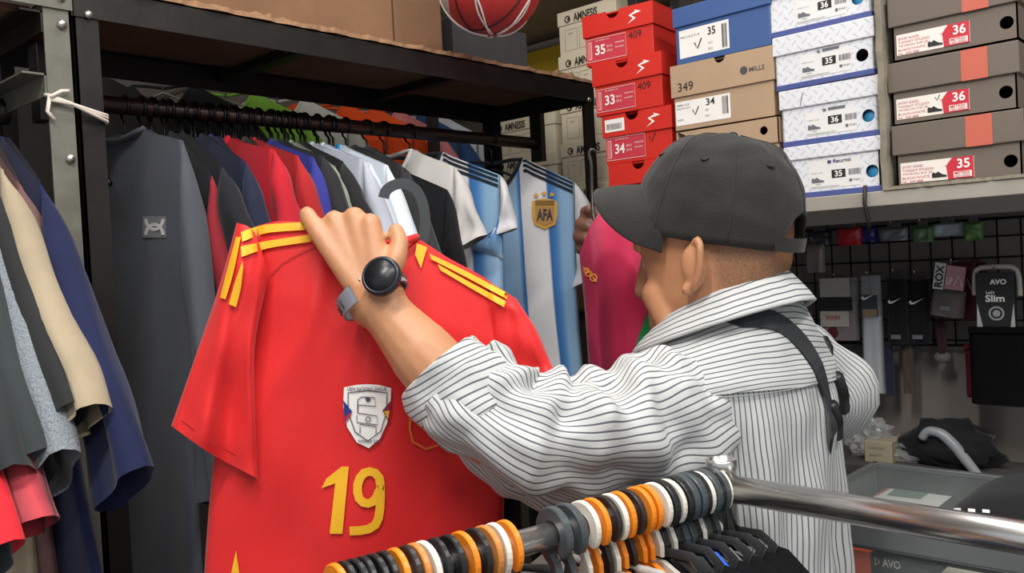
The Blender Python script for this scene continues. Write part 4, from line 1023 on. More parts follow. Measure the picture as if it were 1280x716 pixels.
# trousers and shoes
tr = MB().grid(lambda a, b: V((MX + (.165 - .01 * b) * cos(2 * pi * a), MY + (.125) * sin(2 * pi * a), .98 - .16 * b)), 48, 6, True)
for sgn in (-1, 1):
    tr.tube(smoothpath([(MX + sgn * .085, MY, .88), (MX + sgn * .095, MY + .01, .5), (MX + sgn * .108, MY, .075)], 14), [.105 - .04 * i / 14 for i in range(15)], 24)
tr.build('trousers', fabric('2b2f3a', 'trousers'), man)
for sgn, an in zip((-1, 1), FEET):
    shp = [(.034, -.065), (.045, 0), (.05, .09), (.042, .165), (.02, .195)]
    out = [(x, y) for x, y in shp] + [(-x, y) for x, y in reversed(shp)]
    b_ = MB().prism(out, (an.x, an.y - .01, .02), (1, 0, 0), (0, 1, 0), (0, 0, 1), .055); sh = b_.build('shoe', fabric('26262a', 'shoe'), man, bevel=.012, smooth=True)
    MB().prism([(x * 1.06, y * 1.03) for x, y in out], (an.x, an.y - .01, 0), (1, 0, 0), (0, 1, 0), (0, 0, 1), .022).build('sole', plastic('e0ddd6'), sh, smooth=False)

# cross-body strap with its buckle
bv = bvh_of([shirt])
bv2 = bvh_of([shirt] + [c for c in shirt.children if c.name.startswith(('yoke', 'sleeve'))])
cpx = [(930, 398), (945, 397), (968, 401), (990, 416), (1008, 436), (1022, 460), (1032, 490), (1038, 520), (1040, 550)]
cl_ = [cast(bv2, x, y, .003) for x, y in cpx]
ctr = V((MX, MY, 1.25))
lead = [shirt_pt(radians(a_), z_, .005) for a_, z_ in ((100, 1.26), (104, 1.36), (118, 1.41), (150, 1.43), (185, 1.432))]
tail = [shirt_pt(radians(a_), z_, .006) for a_, z_ in ((-8, 1.10), (20, 1.06), (60, 1.08), (95, 1.20), (115, 1.31))]
pth = smoothpath(lead + cl_ + tail, 90)
vs = []; fs = []
for i, p in enumerate(pth):
    t = (pth[min(90, i + 1)] - pth[max(0, i - 1)]).normalized(); o_ = (p - V((MX, MY, min(p.z, 1.36)))).normalized(); o_ = (o_ - t * o_.dot(t)).normalized(); b_ = t.cross(o_)
    wdt = .0135
    vs += [p + b_ * wdt - o_ * .0005, p + b_ * wdt + o_ * .0025, p - b_ * wdt + o_ * .0025, p - b_ * wdt - o_ * .0005]
fs = [(i * 4 + a, i * 4 + (a + 1) % 4, (i + 1) * 4 + (a + 1) % 4, (i + 1) * 4 + a) for i in range(90) for a in range(4)] + [(3, 2, 1, 0), tuple(360 + a for a in range(4))]
M_STRAP = mat('strap_webbing', '2b2d31', .8, 0, .1, 60, .4, 500)
st = mk('bag_strap', vs, fs, M_STRAP, man, False, False)
mbk = MB()
for (x, y), (x2, y2), wd, th in (((1031, 424), (1042, 470), .008, .006), ((1046, 470), (1054, 512), .0115, .008), ((1040, 505), (1047, 545), .010, .008)):
    a, b = cast(bv2, x, y, .006, P(x, y, 1.30)), cast(bv2, x2, y2, .008, P(x2, y2, 1.30))
    dd = b - a; 
    if dd.length > .12: b = a + dd.normalized() * .06
    mbk.tube([a, a.lerp(b, .5) - cF * .004, b], [wd * .8, wd, wd * .8], 8)
mbk.build('buckle', plastic('17181a', .4), st)

# wristwatch
axis = (KB[1] - fa(.8)).normalized()
vd = (CAM - WR).normalized(); vd = (vd - axis * vd.dot(axis)).normalized(); sd = axis.cross(vd)
wc = P(478, 346, 1.021); wn = (vd * .9 + sd * -.18 + axis * .12).normalized()
if (P(478, 346, 1.0) - WR).dot(wn) < 0: wn = -wn
watch = MB().lathe([(0, -.004), (.0215, -.004), (.0235, -.001), (.0235, .0055), (.0215, .008), (.0195, .0085), (.0195, .0075), (0, .0075)], wc, wn, 40).build('wristwatch', mat('watch_case', '3c4047', .35, .7), man)
MB().lathe([(0, .0082), (.0194, .0082), (.0194, .0076)], wc, wn, 40).build('screen', mat('watch_glass', '15161a', .35, 0, .1, 20), watch)
MB().tube([wc + axis * .010 - sd * .024 * k + wn * .002 for k in (.98, 1.06)], .0022, 8).build('button', mat('watch_button', '8b8e93', .3, .8), watch)
mb = MB(); vs = []; nst = 40
wcen = WR + axis * ((wc - WR).dot(axis)) + vd * .002
for i in range(nst + 1):
    a = radians(26 + 308 * i / nst)
    q = vd * cos(a) * .0410 + sd * sin(a) * .0405
    hw = .0108 - .0015 * sin(pi * i / nst); o_ = q.normalized()
    c = wcen + q
    vs += [c + axis * hw, c + axis * hw + o_ * .0028, c - axis * hw + o_ * .0028, c - axis * hw]
fs = [(i * 4 + a, i * 4 + (a + 1) % 4, (i + 1) * 4 + (a + 1) % 4, (i + 1) * 4 + a) for i in range(nst) for a in range(4)]
mk('strap', vs, fs, mat('watch_strap', '868a92', .6, 0, .08, 40), watch_p := man, False, False).parent = man
stw = bpy.data.objects[[o.name for o in man.children if o.name.startswith('strap')][0]]
stw.parent = watch
mb = MB()
for i in range(4, 15, 2):
    for a in (radians(26 + 308 * i / nst), radians(334 - 308 * i / nst)):
        q0 = vd * cos(a) * .0440 + sd * sin(a) * .0435
        mb.tube([wcen + q0 - axis * .005, wcen + q0 + axis * .005], .0012, 5)
ss_ = mb.build('strap_slot', mat('strap_slot', '2a2c30', .6), man); ss_.parent = watch; ss_['kind'] = 'stuff'

# ================================================================== the red jersey in his hand
M_RED = mat('red_polyester', 'd62224', .55, 0, .06, 8, .12, 500, .1, .35)
M_YEL = mat('yellow_trim', 'eab01c', .6, 0, .05, 20, .1, 400)
def jd(px, py): return 1.128 + (px - 450) * .00010 + .006 * sin(px * .030 + py * .006) * min(1, max(0, (py - 300) / 200)) + .004 * noise.noise(V((px * .012, py * .006, 2)))
def to3p(base, sc=1.0):
    return lambda p, off: P(p.x, p.y, jd(p.x, p.y) + base + off)
rj = thing('football_jersey', 'red football jersey with yellow shoulder stripes and number 19', 'jersey', P(440, 700, 1.13))
T = [(322, 282), (350, 276), (382, 280), (404, 300), (440, 322), (482, 318), (508, 300), (522, 298), (560, 322), (604, 346), (640, 374)]
q = coons(T, [(250, 800), (330, 806), (450, 800), (540, 806), (628, 800)], [(322, 282), (312, 420), (268, 570), (250, 800)], [(640, 374), (652, 470), (632, 580), (628, 800)])
def rf(s, v):
    f = folds_fn(71, .009, 8, 2.)(s, v)
    pull = .010 * math.exp(-((s - .36 - .25 * v) / .05) ** 2) * max(0, 1 - v * 1.6) * min(1, v * 6)       # creases running from the grip
    pull += .008 * math.exp(-((s - .28 + .35 * v) / .04) ** 2) * max(0, 1 - v * 1.8) * min(1, v * 6)
    return f - pull
rbody = cushion(q, to3p(.0), .020, rf, 56, 70).build('body', M_RED, rj, uv=True)
qsl = coons([(296, 278), (318, 290), (336, 345)], [(214, 532), (262, 566), (322, 598)], [(296, 278), (270, 370), (214, 532)], [(336, 345), (318, 440), (322, 598)])
rs1 = cushion(qsl, to3p(-.022), .018, folds_fn(73, .010, 6), 26, 40).build('sleeve', M_RED, rj, uv=True)
qsr = coons([(612, 352), (646, 374)], [(628, 500), (692, 462)], [(612, 352), (610, 430), (628, 500)], [(646, 374), (672, 415), (692, 462)])
rs2 = cushion(qsr, to3p(.0), .022, folds_fn(74, .008, 6), 20, 26).build('sleeve', M_RED, rj, uv=True)
bvr = bvh_of([rbody, rs1, rs2])
ident = lambda x, y: (x, y)
def stripe(pts0, pts1, par, n=16):
    f, g = poly([V((*p, 0)) for p in pts0]), poly([V((*p, 0)) for p in pts1])
    vs = []; fs = []
    for i in range(n + 1):
        a, b = f(i / n), g(i / n)
        for k in range(4): c = a.lerp(b, k / 3); vs.append((c.x, c.y))
    for i in range(n):
        for k in range(3): fs.append((i * 4 + k, i * 4 + k + 1, (i + 1) * 4 + k + 1, (i + 1) * 4 + k))
    return decal('shoulder_stripe', (vs, fs), ident, bvr, M_YEL, par, .0045)
stripe([(301, 290), (330, 281), (384, 277)], [(303, 302), (334, 291), (386, 287)], rbody)
stripe([(301, 308), (334, 301), (387, 293)], [(302, 321), (336, 310), (389, 302)], rbody)
stripe([(295, 296), (283, 340), (275, 372)], [(301, 296), (292, 340), (282, 374)], rs1)
stripe([(303, 326), (294, 352), (286, 380)], [(304, 334), (301, 360), (295, 384)], rs1)
stripe([(521, 304), (519, 318)], [(534, 309), (526, 335)], rbody, 6)
stripe([(537, 317), (585, 340), (634, 366)], [(539, 324), (586, 348), (634, 374)], rbody)
stripe([(547, 330), (588, 353), (632, 376)], [(551, 338), (590, 361), (630, 384)], rbody)
# number 19 and patch
one = poly2([(408, 598), (427, 583), (436, 583), (428, 667), (412, 667), (419, 604), (402, 610)])
decal('number', one, ident, bvr, M_YEL, rbody, .0035, 4)
def ringpoly(c, rx, ry, wd, a0, a1, n=22): return stroke2([(c[0] + rx * cos(radians(a0 + (a1 - a0) * i / n)), c[1] + ry * sin(radians(a0 + (a1 - a0) * i / n))) for i in range(n + 1)], wd)
nine = stroke2([(475.5, 606), (474, 597), (469, 591), (462, 589), (455, 591), (450, 597), (447, 606), (447, 615), (449, 623), (454, 628), (460, 629), (466, 627), (471, 621), (474, 613), (475.5, 606), (475.5, 620), (475, 635), (473, 648), (469, 656), (461, 661), (450, 663), (437, 663.5)], 11)
decal('number', nine, ident, bvr, M_YEL, rbody, .0035, 2)
shield = [(430, 484), (445, 481), (459, 480), (474, 481), (489, 485), (488, 505), (484, 528), (475, 548), (461, 560), (446, 553), (434, 534), (429, 508)]
sh_ = decal('badge', poly2(shield), ident, bvr, fabric('f6f4f0', 'badge_white'), rbody, .004, 4)
inner = [(435, 491), (459, 488), (484, 491), (483, 515), (476, 539), (460, 551), (444, 540), (435, 515)]
dk = fabric('51505a', 'badge_line')
def bd(g, m, off=.0058, cuts=0): 
    o = decal('badge_print', g, ident, bvr, m, sh_, off, cuts); o['kind'] = 'stuff'; return o
sg = lambda a: a
bd(join2(stroke2(inner, 1.3, True), stroke2([(447, 500), (452, 496), (468, 497), (470, 508), (448, 506), (447, 516), (471, 520), (472, 531), (446, 528), (446, 519)], 1.1), stroke2([(450, 541), (450, 530), (470, 533), (470, 542)], 1.1), stroke2([(447, 500), (447, 516)], 1.1)), dk, .0058, 1)
bd(disc2(460, 499, 3.2, 12), dk); bd(ringpoly((460, 524), 3, 3, 1, 0, 360, 12), dk)
bd(poly2([(429, 500), (440, 514), (431, 528)]), fabric('273a86', 'badge_blue')); bd(poly2([(432, 520), (437, 517), (441, 514), (431, 530)]), fabric('b8323c', 'badge_red'), .0064)
bd(poly2([(489, 500), (478, 513), (485, 526)]), fabric('8a2440', 'badge_dark')); bd(poly2([(487, 513), (480, 514), (485, 524)]), fabric('e0a83a', 'badge_gold'), .0064)
bd(fit_text('UEFA NATIONS LEAGUE', 434, 488.5, 483, 484, .01), dk, .0064); bd(fit_text('WINNER 2023', 447, 553.5, 475, 549.5, .01), dk, .0064)
# crest outline half hidden by the cuff, and the side flash at the hem
decal('crest_outline', stroke2([(514, 512), (512, 535), (516, 552), (532, 561), (548, 556)], 3.0), ident, bvr, mat('orange_thread', 'e8742a', .6), rbody, .0025, 1)
decal('side_flash', poly2([(289, 716), (295, 688), (299, 716)]), ident, bvr, M_YEL, rbody, .0022, 1)
decal('seam', stroke2([(338, 345), (352, 330), (372, 318), (396, 308)], 1.2), ident, bvr, mat('dark_red_thread', '9a1218', .7), rbody, .002, 1)
decal('seam', stroke2([(219, 520), (262, 552), (322, 584)], 1.0), ident, bvr, mat('dark_red_thread', '9a1218', .7), rs1, .002, 1)
MB().tube([P(*p, 1.128 + d_) for p, d_ in (((404, 300), -.018), ((440, 321), -.02), ((482, 317), -.02), ((510, 300), -.012), ((521, 296), .0), ((500, 302), .02), ((450, 306), .024), ((410, 298), .02))], .0045, 7, closed=True).build('collar', M_RED, rj)
lt = MB().box((-.006, -.0006, -.009), (.006, .0006, .009)).build('size_tag', M_WHITEP, rj, smooth=False)
lt.location = P(523, 295, 1.118) - wloc(rj); lt.rotation_euler = (0, .3, -.7)
# its hanger
hg = thing('clothes_hanger', 'dark grey broad plastic hanger inside the red jersey', 'hanger', P(515, 310, 1.14))
hp = [(479, 247), (482, 238), (492, 231), (506, 229), (519, 236), (527, 250), (531, 270), (530, 292), (524, 312), (508, 322)]
def flatbar(pts, D, wd, th):
    c = smoothpath([P(x, y, D) for x, y in pts], 40); mb = MB(); vs = []
    for i, p in enumerate(c):
        t = (c[min(40, i + 1)] - c[max(0, i - 1)]).normalized(); b_ = t.cross(cF).normalized() * wd / 2
        vs += [p + b_, p + b_ + cF * th, p - b_ + cF * th, p - b_]
    fs = [(i * 4 + a, i * 4 + (a + 1) % 4, (i + 1) * 4 + (a + 1) % 4, (i + 1) * 4 + a) for i in range(40) for a in range(4)] + [(3, 2, 1, 0), tuple(160 + a for a in range(4))]
    mb.add(vs, fs); return mb
M_DGP = plastic('3a3f42')
flatbar(hp, 1.136, .013, .006).build('hook', M_DGP, hg, smooth=False)
flatbar([(345, 288), (420, 305), (508, 318), (560, 336), (625, 378)], 1.138, .012, .008).build('shoulder_bar', M_DGP, hg, smooth=False)

# ================================================================== second person holding the dark red jersey
PX_, PY_ = 1.475, .845
p2 = thing('person', 'person in blue shirt mostly hidden behind the man, reaching out a dark arm', 'person', (PX_, PY_, 0))
SK2 = skin_mat('skin_dark', '5a3a2c', '6b4737', '15100e', 2.4)
h2c = P(905, 318, 1.66)
h2 = frame(h2c, (-.7, .7, 0), .12, .98)
mb = MB(); raw_head(mb, h2)
sd2 = V((.7, .7, 0))
def S2(a, f, z): return V((PX_, PY_, z)) + sd2 * a + V((-.7, .7, 0)) * f
mb.capsule(h2 @ V((-.02, 0, -.05)), S2(0, 0, 1.34), .055, .06)
mb.capsule(S2(-.14, 0, 1.29), S2(.14, 0, 1.29), .05, .05); mb.capsule(S2(0, 0, 1.26), S2(0, 0, 1.0), .10, .10)
F2 = []
for sgn in (-1, 1):
    hip = S2(sgn * .085, 0, .86); kn = S2(sgn * .09, .015, .46); an = S2(sgn * .10, 0, .085)
    chain(mb, [hip, kn, an], [.08, .055, .04]); mb.capsule(an + V((0, 0, -.045)), an + V((-.1, .1, -.055)), .034, .028); F2.append(an)
E2 = P(868, 418, 1.56); W2 = P(760, 318, 1.555)
chain(mb, [S2(-.15, .0, 1.28), S2(-.12, .06, 1.27).lerp(E2, .5), E2, E2.lerp(W2, .35), W2], [.05, .045, .04, .038, .027])
# hand pinching the hanger: palm to the right, fingers curled towards the viewer's left
pk = [P(737, 266, 1.545), P(730, 281, 1.54), P(728, 296, 1.54), P(731, 311, 1.545)]
for i, k0 in enumerate(pk):
    mb.capsule(W2, k0.lerp(W2, .3), .022, .016); mb.capsule(k0.lerp(W2, .45), k0 + cR * .010, .014, .0125)
    chain(mb, [k0 + cR * .010, k0 - cF * .012 - cR * .008, k0 - cF * .030 + cR * .004 - cU * .006, k0 - cF * .034 + cR * .022 - cU * .010], [.0125, .0115, .0105, .0092])
chain(mb, [W2 - cF * .01, P(752, 285, 1.525), P(744, 268, 1.515), P(736, 262, 1.51)], [.018, .014, .0115, .010])
# other arm hanging, five fingers
A2 = [S2(.16, 0, 1.27), S2(.19, .02, 1.03), S2(.17, .08, .82)]
chain(mb, A2, [.05, .04, .028])
for i in range(4):
    o_ = V((-.7, .7, 0)) * (.026 - .018 * i); k0 = A2[2] + o_ * 1.1 + V((0, 0, -.085))
    mb.capsule(A2[2], k0, .019, .012); chain(mb, [k0, k0 + V((0, 0, -.035)) - sd2 * .008, k0 + V((0, 0, -.06)) - sd2 * .024], [.011, .0095, .0085])
chain(mb, [A2[2], A2[2] + V((-.03, .03, -.05)), A2[2] + V((-.035, .035, -.085))], [.016, .012, .0095])
b2 = remesh(mb, 'body', .0045, SK2, p2, 4)
mi2 = h2.inverted()
hair_attr(b2, h2, lambda p: 0. if p.z < -.1 or abs(p.y) > .12 or abs(p.x) > .2 or p.z > .2 else (1. if (p.z > .062 or (p.x < -.02 and p.z > -.045)) else 0.))
for s_ in (-1, 1): MB().sphere(h2 @ V((.083, s_ * .031, .006)), .0120, 12, 8).build('eye', mat('eye_white', 'e6e0d8', .2), p2)
R2 = [(.80, .17, .12), (1.0, .165, .115), (1.18, .175, .118), (1.27, .185, .115), (1.32, .165, .10), (1.35, .11, .085), (1.372, .075, .072)]
def shirt2(th, b):
    z = R2[0][0] + (R2[-1][0] - R2[0][0]) * b
    for (z0, a0, b0), (z1, a1, b1) in zip(R2, R2[1:]):
        if z <= z1 + 1e-6: k = (z - z0) / (z1 - z0); a_, b_ = a0 + (a1 - a0) * k, b0 + (b1 - b0) * k; break
    f = .008 * noise.noise(V((cos(th) * 3, sin(th) * 3, z * 5)))
    return S2(cos(th) * (a_ + f), sin(th) * (b_ + f), z)
M_BLUE = fabric('2e5c96', 'blue_shirt')
sh2 = MB().grid(lambda a, b: shirt2(2 * pi * a, b), 60, 40, True).build('shirt', M_BLUE, p2)
cloth_tube([S2(-.11, 0, 1.29), S2(-.16, .02, 1.26), S2(-.12, .06, 1.27).lerp(E2, .4)], [.07, .068, .06], 20, 32, 5, .008, lambda s, a: 0.).build('sleeve', M_BLUE, sh2)
cloth_tube([S2(.11, 0, 1.29), S2(.165, .0, 1.24), S2(.182, .01, 1.10)], [.07, .068, .06], 20, 32, 6, .008, lambda s, a: 0.).build('sleeve', M_BLUE, sh2)
tr = MB()
tr.grid(lambda a, b: S2(.15 * cos(2 * pi * a), .115 * sin(2 * pi * a), .92 - .14 * b), 40, 5, True)
for sgn in (-1, 1): tr.tube(smoothpath([S2(sgn * .082, 0, .84), S2(sgn * .088, .01, .46), S2(sgn * .10, 0, .07)], 12), [.10 - .04 * i / 12 for i in range(13)], 20)
tr.build('trousers', fabric('33312f', 'trousers_dark'), p2)
for sgn, an in zip((-1, 1), F2):
    out = [(.034, -.065), (.045, 0), (.048, .09), (.04, .155), (.018, .18), (-.018, .18), (-.04, .155), (-.048, .09), (-.045, 0), (-.034, -.065)]
    MB().prism(out, (an.x, an.y, .0), tuple(sd2), (-.7, .7, 0), (0, 0, 1), .07).build('shoe', fabric('4a4648', 'shoe_grey'), p2, bevel=.012)

# the dark red and green jersey in that hand
D3 = 1.46
pj = thing('football_jersey', 'crimson and green football jersey held up by the dark hand', 'jersey', P(770, 470, D3))
def qd(p, off): return P(p.x, p.y, D3 + off + (p.x - 770) * .0002)
q3 = coons([(724, 318), (738, 282), (752, 264), (768, 264), (790, 292), (806, 330)], [(742, 560), (760, 566), (800, 560), (830, 556)], [(724, 318), (732, 400), (742, 560)], [(806, 330), (814, 380), (820, 440), (830, 556)])
M_CRIM = ramp_uv('crimson_green', [(0, '8e1f3f'), (.30, '9a2143'), (.42, 'c02a50'), (.80, 'c42c52'), (1, 'bd2a4e')], 1, 0, 0, .6)
ff3 = folds_fn(81, .016, 7, 1.5)
pb = cushion(q3, qd, .026, ff3, 40, 50).build('body', M_CRIM, pj, uv=True)
bvp = bvh_of([pb])
decal('green_panel', poly2([(813, 385), (805, 402), (796, 427), (786, 454), (778, 500), (800, 510), (822, 505), (818, 440), (815, 405)]), ident, bvp, fabric('1f8a4c', 'green_panel'), pb, .003, 3, P(815, 470, D3))
decal('chest_crest', join2(ringpoly((733, 338), 3, 3.0, 1.6, 0, 360, 12), ringpoly((736, 342), 4, 3.2, 1.6, 0, 360, 12), ringpoly((742, 347), 4, 4.2, 1.8, 0, 360, 12), stroke2([(729, 334), (735, 339), (746, 352)], 1.6)), ident, bvp, mat('gold_thread', 'd98a33', .5), pb, .0025, 0, P(731, 338, D3 - .01))['kind'] = 'stuff'
hg2 = thing('clothes_hanger', 'thin dark hanger pinched by the dark hand above the crimson jersey', 'hanger', P(741, 262, 1.5))
MB().tube(smoothpath([P(745, 190, 1.505), P(740, 186, 1.505), P(736, 192, 1.505), P(739, 205, 1.503), P(740, 240, 1.50), P(743, 276, 1.485), P(756, 284, D3 + .004)], 30), .0028, 8).build('hook', plastic('2c2622'), hg2)
MB().tube([P(728, 322, D3 + .002), P(756, 284, D3 + .004), P(800, 328, D3 + .006)], .004, 8).build('shoulder_bar', plastic('2c2622'), hg2)

# crest, stars and shoulder stripes of the striped jersey
abb = [c for c in AB.children if c.name.startswith('body')][0]
ABL = []
def on_ab(name, g, m, off, cuts=1):
    o = decal_on(name, g, ident, abb, m, off, cuts); ABL.append(o); return o
gold = mat('gold_crest', 'c9962f', .5, .1, .1); cw = fabric('ece6da', 'crest_cream')
ident = lambda x, y: (x, y)
cr_ = on_ab('crest', poly2([(665, 252), (672, 249), (681, 248), (690, 249), (697, 252), (697, 270), (694, 281), (687, 284), (681, 287), (675, 284), (668, 281), (665, 270)]), gold, .004, 3)
on_ab('crest_field', poly2([(669, 258), (693, 258), (692, 277), (681, 282), (670, 277)]), fabric('b98d55', 'crest_field'), .0052, 2)
on_ab('crest_letters', fit_text('AFA', 671, 275, 691, 261, .03), M_INK, .0075, 0)
on_ab('crest_band', join2(rect2(669, 250.5, 693, 256.5)), fabric('8a6a3c', 'crest_band'), .0056, 2)
def star(cx, cy, r): return poly2([(cx + (r if k % 2 == 0 else r * .42) * sin(k * pi / 5), cy - (r if k % 2 == 0 else r * .42) * cos(k * pi / 5)) for k in range(10)])
for cx, cy in ((670, 244), (680, 242), (690, 243)): on_ab('star', star(cx, cy, 4.2), gold, .005, 1)

# ================================================================== chrome display rack in front
RZc = 1.235
def PZ(px, py, z=RZc): return PL(px, py, 2, z)
cA = PZ(903, 609); cL = PZ(450, 735); cRt = PZ(1280, 672)
dirL = (cL - cA); dirR = (cRt - cA)
crk = thing('display_rack', 'chrome tubular clothes rack with colourful hangers', 'rack', (cA.x, cA.y, 0))
endL = cA + dirL * 1.55; endR = cA + dirR * 2.1; far4 = endL + dirR * 2.1
MB().tube([cA, endL], .0125, 18).build('rail', M_CHROME, crk)
MB().tube([cA, endR], .0155, 18).build('rail', M_CHROME, crk)
for p in (cA, endR, endL):
    MB().lathe([(.0165, 0), (.0165, 1.236), (.0178, 1.237), (.0178, 1.246), (.0165, 1.248), (.0145, 1.248), (.014, 1.225), (0, 1.222)], (p.x, p.y, .02), (0, 0, 1), 28).build('post', M_CHROME, crk)
    MB().lathe([(0, .02), (.03, .02), (.032, .012), (.032, 0), (0, 0)], (p.x, p.y, 0), (0, 0, 1), 20).build('foot', plastic('1a1a1c'), crk)
for a, b in ((cA, endL), (cA, endR)): MB().tube([(a.x, a.y, .16), (b.x, b.y, .16)], .0125, 14).build('lower_tube', M_CHROME, crk)
# broad plastic hangers
ldir = dirL.normalized(); pdir = V((-ldir.y, ldir.x, 0))
if pdir.dot(-Fh) < 0: pdir = -pdir                 # towards the viewer
def hook_outline(ro, ri):
    a0, a1 = radians(-38), radians(205); n = 20; o = []
    o += [(ro * cos(a0 + (a1 - a0) * i / n), ro * sin(a0 + (a1 - a0) * i / n)) for i in range(n + 1)]
    o += [(-ro * .55, -ro * .95), (.006, -ro * 1.35), (.006, -ro * 1.75), (-.006, -ro * 1.75), (-.0065, -ro * 1.45)][0:0]
    i_ = [(ri * cos(a0 + (a1 - a0) * i / n), ri * sin(a0 + (a1 - a0) * i / n)) for i in range(n + 1)]
    mid = (ro + ri) / 2; ec = (mid * cos(a0), mid * sin(a0)); hr = (ro - ri) / 2
    tip = [(ec[0] + hr * cos(a0 + pi - pi * (k / 6)) * 1, ec[1] + hr * sin(a0 + pi + pi * (k / 6))) for k in range(1, 6)]
    tip = [(ec[0] + hr * (cos(a0) * cos(t) + sin(a0) * sin(t)), ec[1] + hr * (sin(a0) * cos(t) - cos(a0) * sin(t))) for t in [pi - pi * k / 6 for k in range(1, 6)]]
    return o, i_, tip
def hook_mesh(ro=.031, ri=.0155, th=.006):
    o, i_, tip = hook_outline(ro, ri)
    stem = [(-ro * .62, -ro * .88), (-.004, -ro * 1.25), (-.007, -ro * 1.6), (-.007, -ro * 2.0), (.010, -ro * 2.0), (.010, -ro * 1.5), (.004, -ro * 1.0), (-ri * .55, -ri * 1.05)]
    outl = list(reversed(tip)) [0:0] + o + stem + list(reversed(i_)) + tip
    # to the mesh: local x towards the viewer side, y along the rail, z up
    bm = bmesh.new(); v0 = [bm.verts.new((x, -th / 2, z)) for x, z in outl]; f = bm.faces.new(v0)
    r = bmesh.ops.extrude_face_region(bm, geom=[f]); bmesh.ops.translate(bm, verts=[e for e in r['geom'] if isinstance(e, bmesh.types.BMVert)], vec=(0, th, 0))
    bmesh.ops.recalc_face_normals(bm, faces=bm.faces[:])
    bmesh.ops.bevel(bm, geom=[e for e in bm.edges if abs(abs(e.verts[0].co.y) - th / 2) < 1e-6 and abs(e.verts[0].co.y - e.verts[1].co.y) < 1e-6], offset=.0012, segments=1, affect='EDGES')
    me = bpy.data.meshes.new('hook'); bm.to_mesh(me); bm.free(); return me
HM = hook_mesh(.0262, .0133, .0062); HB = hook_mesh(.0275, .0133, .0085)
def arms_mesh(th=.006):
    bm = bmesh.new()
    top = [(-.19, -.125), (-.18, -.112), (-.10, -.084), (-.03, -.064), (-.008, -.056), (.010, -.056), (.03, -.064), (.10, -.084), (.18, -.112), (.19, -.125)]
    bot = [(.185, -.132), (.10, -.098), (.03, -.080), (-.03, -.080), (-.10, -.098), (-.185, -.132)]
    v0 = [bm.verts.new((x, -th / 2, z)) for x, z in top + bot]; f = bm.faces.new(v0)
    r = bmesh.ops.extrude_face_region(bm, geom=[f]); bmesh.ops.translate(bm, verts=[e for e in r['geom'] if isinstance(e, bmesh.types.BMVert)], vec=(0, th, 0))
    bmesh.ops.recalc_face_normals(bm, faces=bm.faces[:]); me = bpy.data.meshes.new('shoulder_bar'); bm.to_mesh(me); bm.free(); return me
AM = arms_mesh()
PCOL = {'o': ('orange', 'e8851c'), 'k': ('black', '191a1c'), 'w': ('cream white', 'dcd8cc'), 't': ('tan orange', 'c98340'), 'g': ('dark grey', '41484b'), 'b': ('blackish brown', '2b2120')}
ptype = {}
rz = atan2(pdir.y, pdir.x)
def along(px):
    """point on the left rail whose image column is px"""
    lo, hi = 0., 1.6
    for _ in range(40):
        m = (lo + hi) / 2; p = cA + dirL * m; v = p - CAM; x = 640 + FPX * v.dot(cR) / v.dot(cF)
        if x > px: lo = m
        else: hi = m
    return cA + dirL * lo
seq = [(422, 'o'), (434, 'k'), (446, 'k'), (458, 'k'), (470, 'k'), (483, 'k'), (497, 'o'), (511, 'b'), (521, 't'), (532, 'w'), (547, 'k'), (563, 'k'), (579, 'o'), (595, 'k'), (608, 't'), (620, 'w'), (634, 'o'),
       (693, 'g'), (710, 'g'), (729, 'w'), (742, 'o'), (755, 'b'), (764, 'w'), (774, 'o'), (785, 'b'), (797, 'o'), (807, 'o'), (818, 'w'), (826, 'k'), (835, 'w'), (843, 'k'), (851, 'g'), (859, 'g'), (866, 'k'), (872, 'w'), (878, 'g'), (884, 'k'), (889, 'g'), (894, 'w')]
lab_prev = None; cnt = {}
for i, (px, c) in enumerate(seq):
    p = along(px); nm, hx = PCOL[c]
    n1 = PCOL[seq[i - 1][1]][0] if i and not seq[i - 1][0] < 660 <= px else 'the bare rail' if i else 'nothing'
    n2 = PCOL[seq[i + 1][1]][0] if i < len(seq) - 1 and not px < 660 <= seq[i + 1][0] else 'the bare rail' if i < len(seq) - 1 else 'the chrome post'
    label = '%s hanger between %s and %s, %s hook row' % (nm, n1, n2, 'long' if px < 660 else 'corner post')
    if not i: label = 'orange hanger at the free end of the long hook row'
    t = thing('clothes_hanger', label, 'hanger', p + V((0, 0, -.0005)), rz + random.uniform(-.06, .06), 'plastic hangers on the chrome rail')
    m = plastic(hx, .4)
    h = bpy.data.objects.new('hook', HB if c in 'gk' and px > 690 else HM); COL.objects.link(h); h.parent = t
    if len(h.data.materials) == 0: h.data.materials.append(m)
    h.material_slots[0].link = 'OBJECT'; h.material_slots[0].material = m
    a = bpy.data.objects.new('shoulder_bar', AM); COL.objects.link(a); a.parent = t
    if len(a.data.materials) == 0: a.data.materials.append(m)
    a.material_slots[0].link = 'OBJECT'; a.material_slots[0].material = m
# garments on those hangers
def cg(label, px, m, seed, gap=.058, **kw):
    p = along(px)
    return garment('t_shirt', label, 'shirt', p.x, p.y, p.z, m if not isinstance(m, str) else fabric(m), rz - ROT, W=.20, gap=gap, drop=.075, hook=False, group='garments on the chrome rack', seed=seed, thick=.004, amp=.003, **kw)
cg('black t-shirt on the chrome rack nearest the corner post', 889, '17181b', 91)
cg('dark charcoal t-shirt on the chrome rack', 872, '222429', 92)
cg('black sports shirt with grey neck tape on the chrome rack', 855, '1a1b1e', 93, cm=fabric('6d7072', 'neck_tape'))
cg('bright blue and white sports shirt on the chrome rack', 838, ramp_uv('blue_white_red', [(0, '2b62c8'), (.3, '2b62c8'), (.34, 'dfe4ea'), (.42, '15171b'), (.62, '15171b'), (.7, '2b62c8'), (1, '2b62c8')], 1, 0, 0, .8), 94, cm=fabric('1f5fd0', 'blue_collar'))
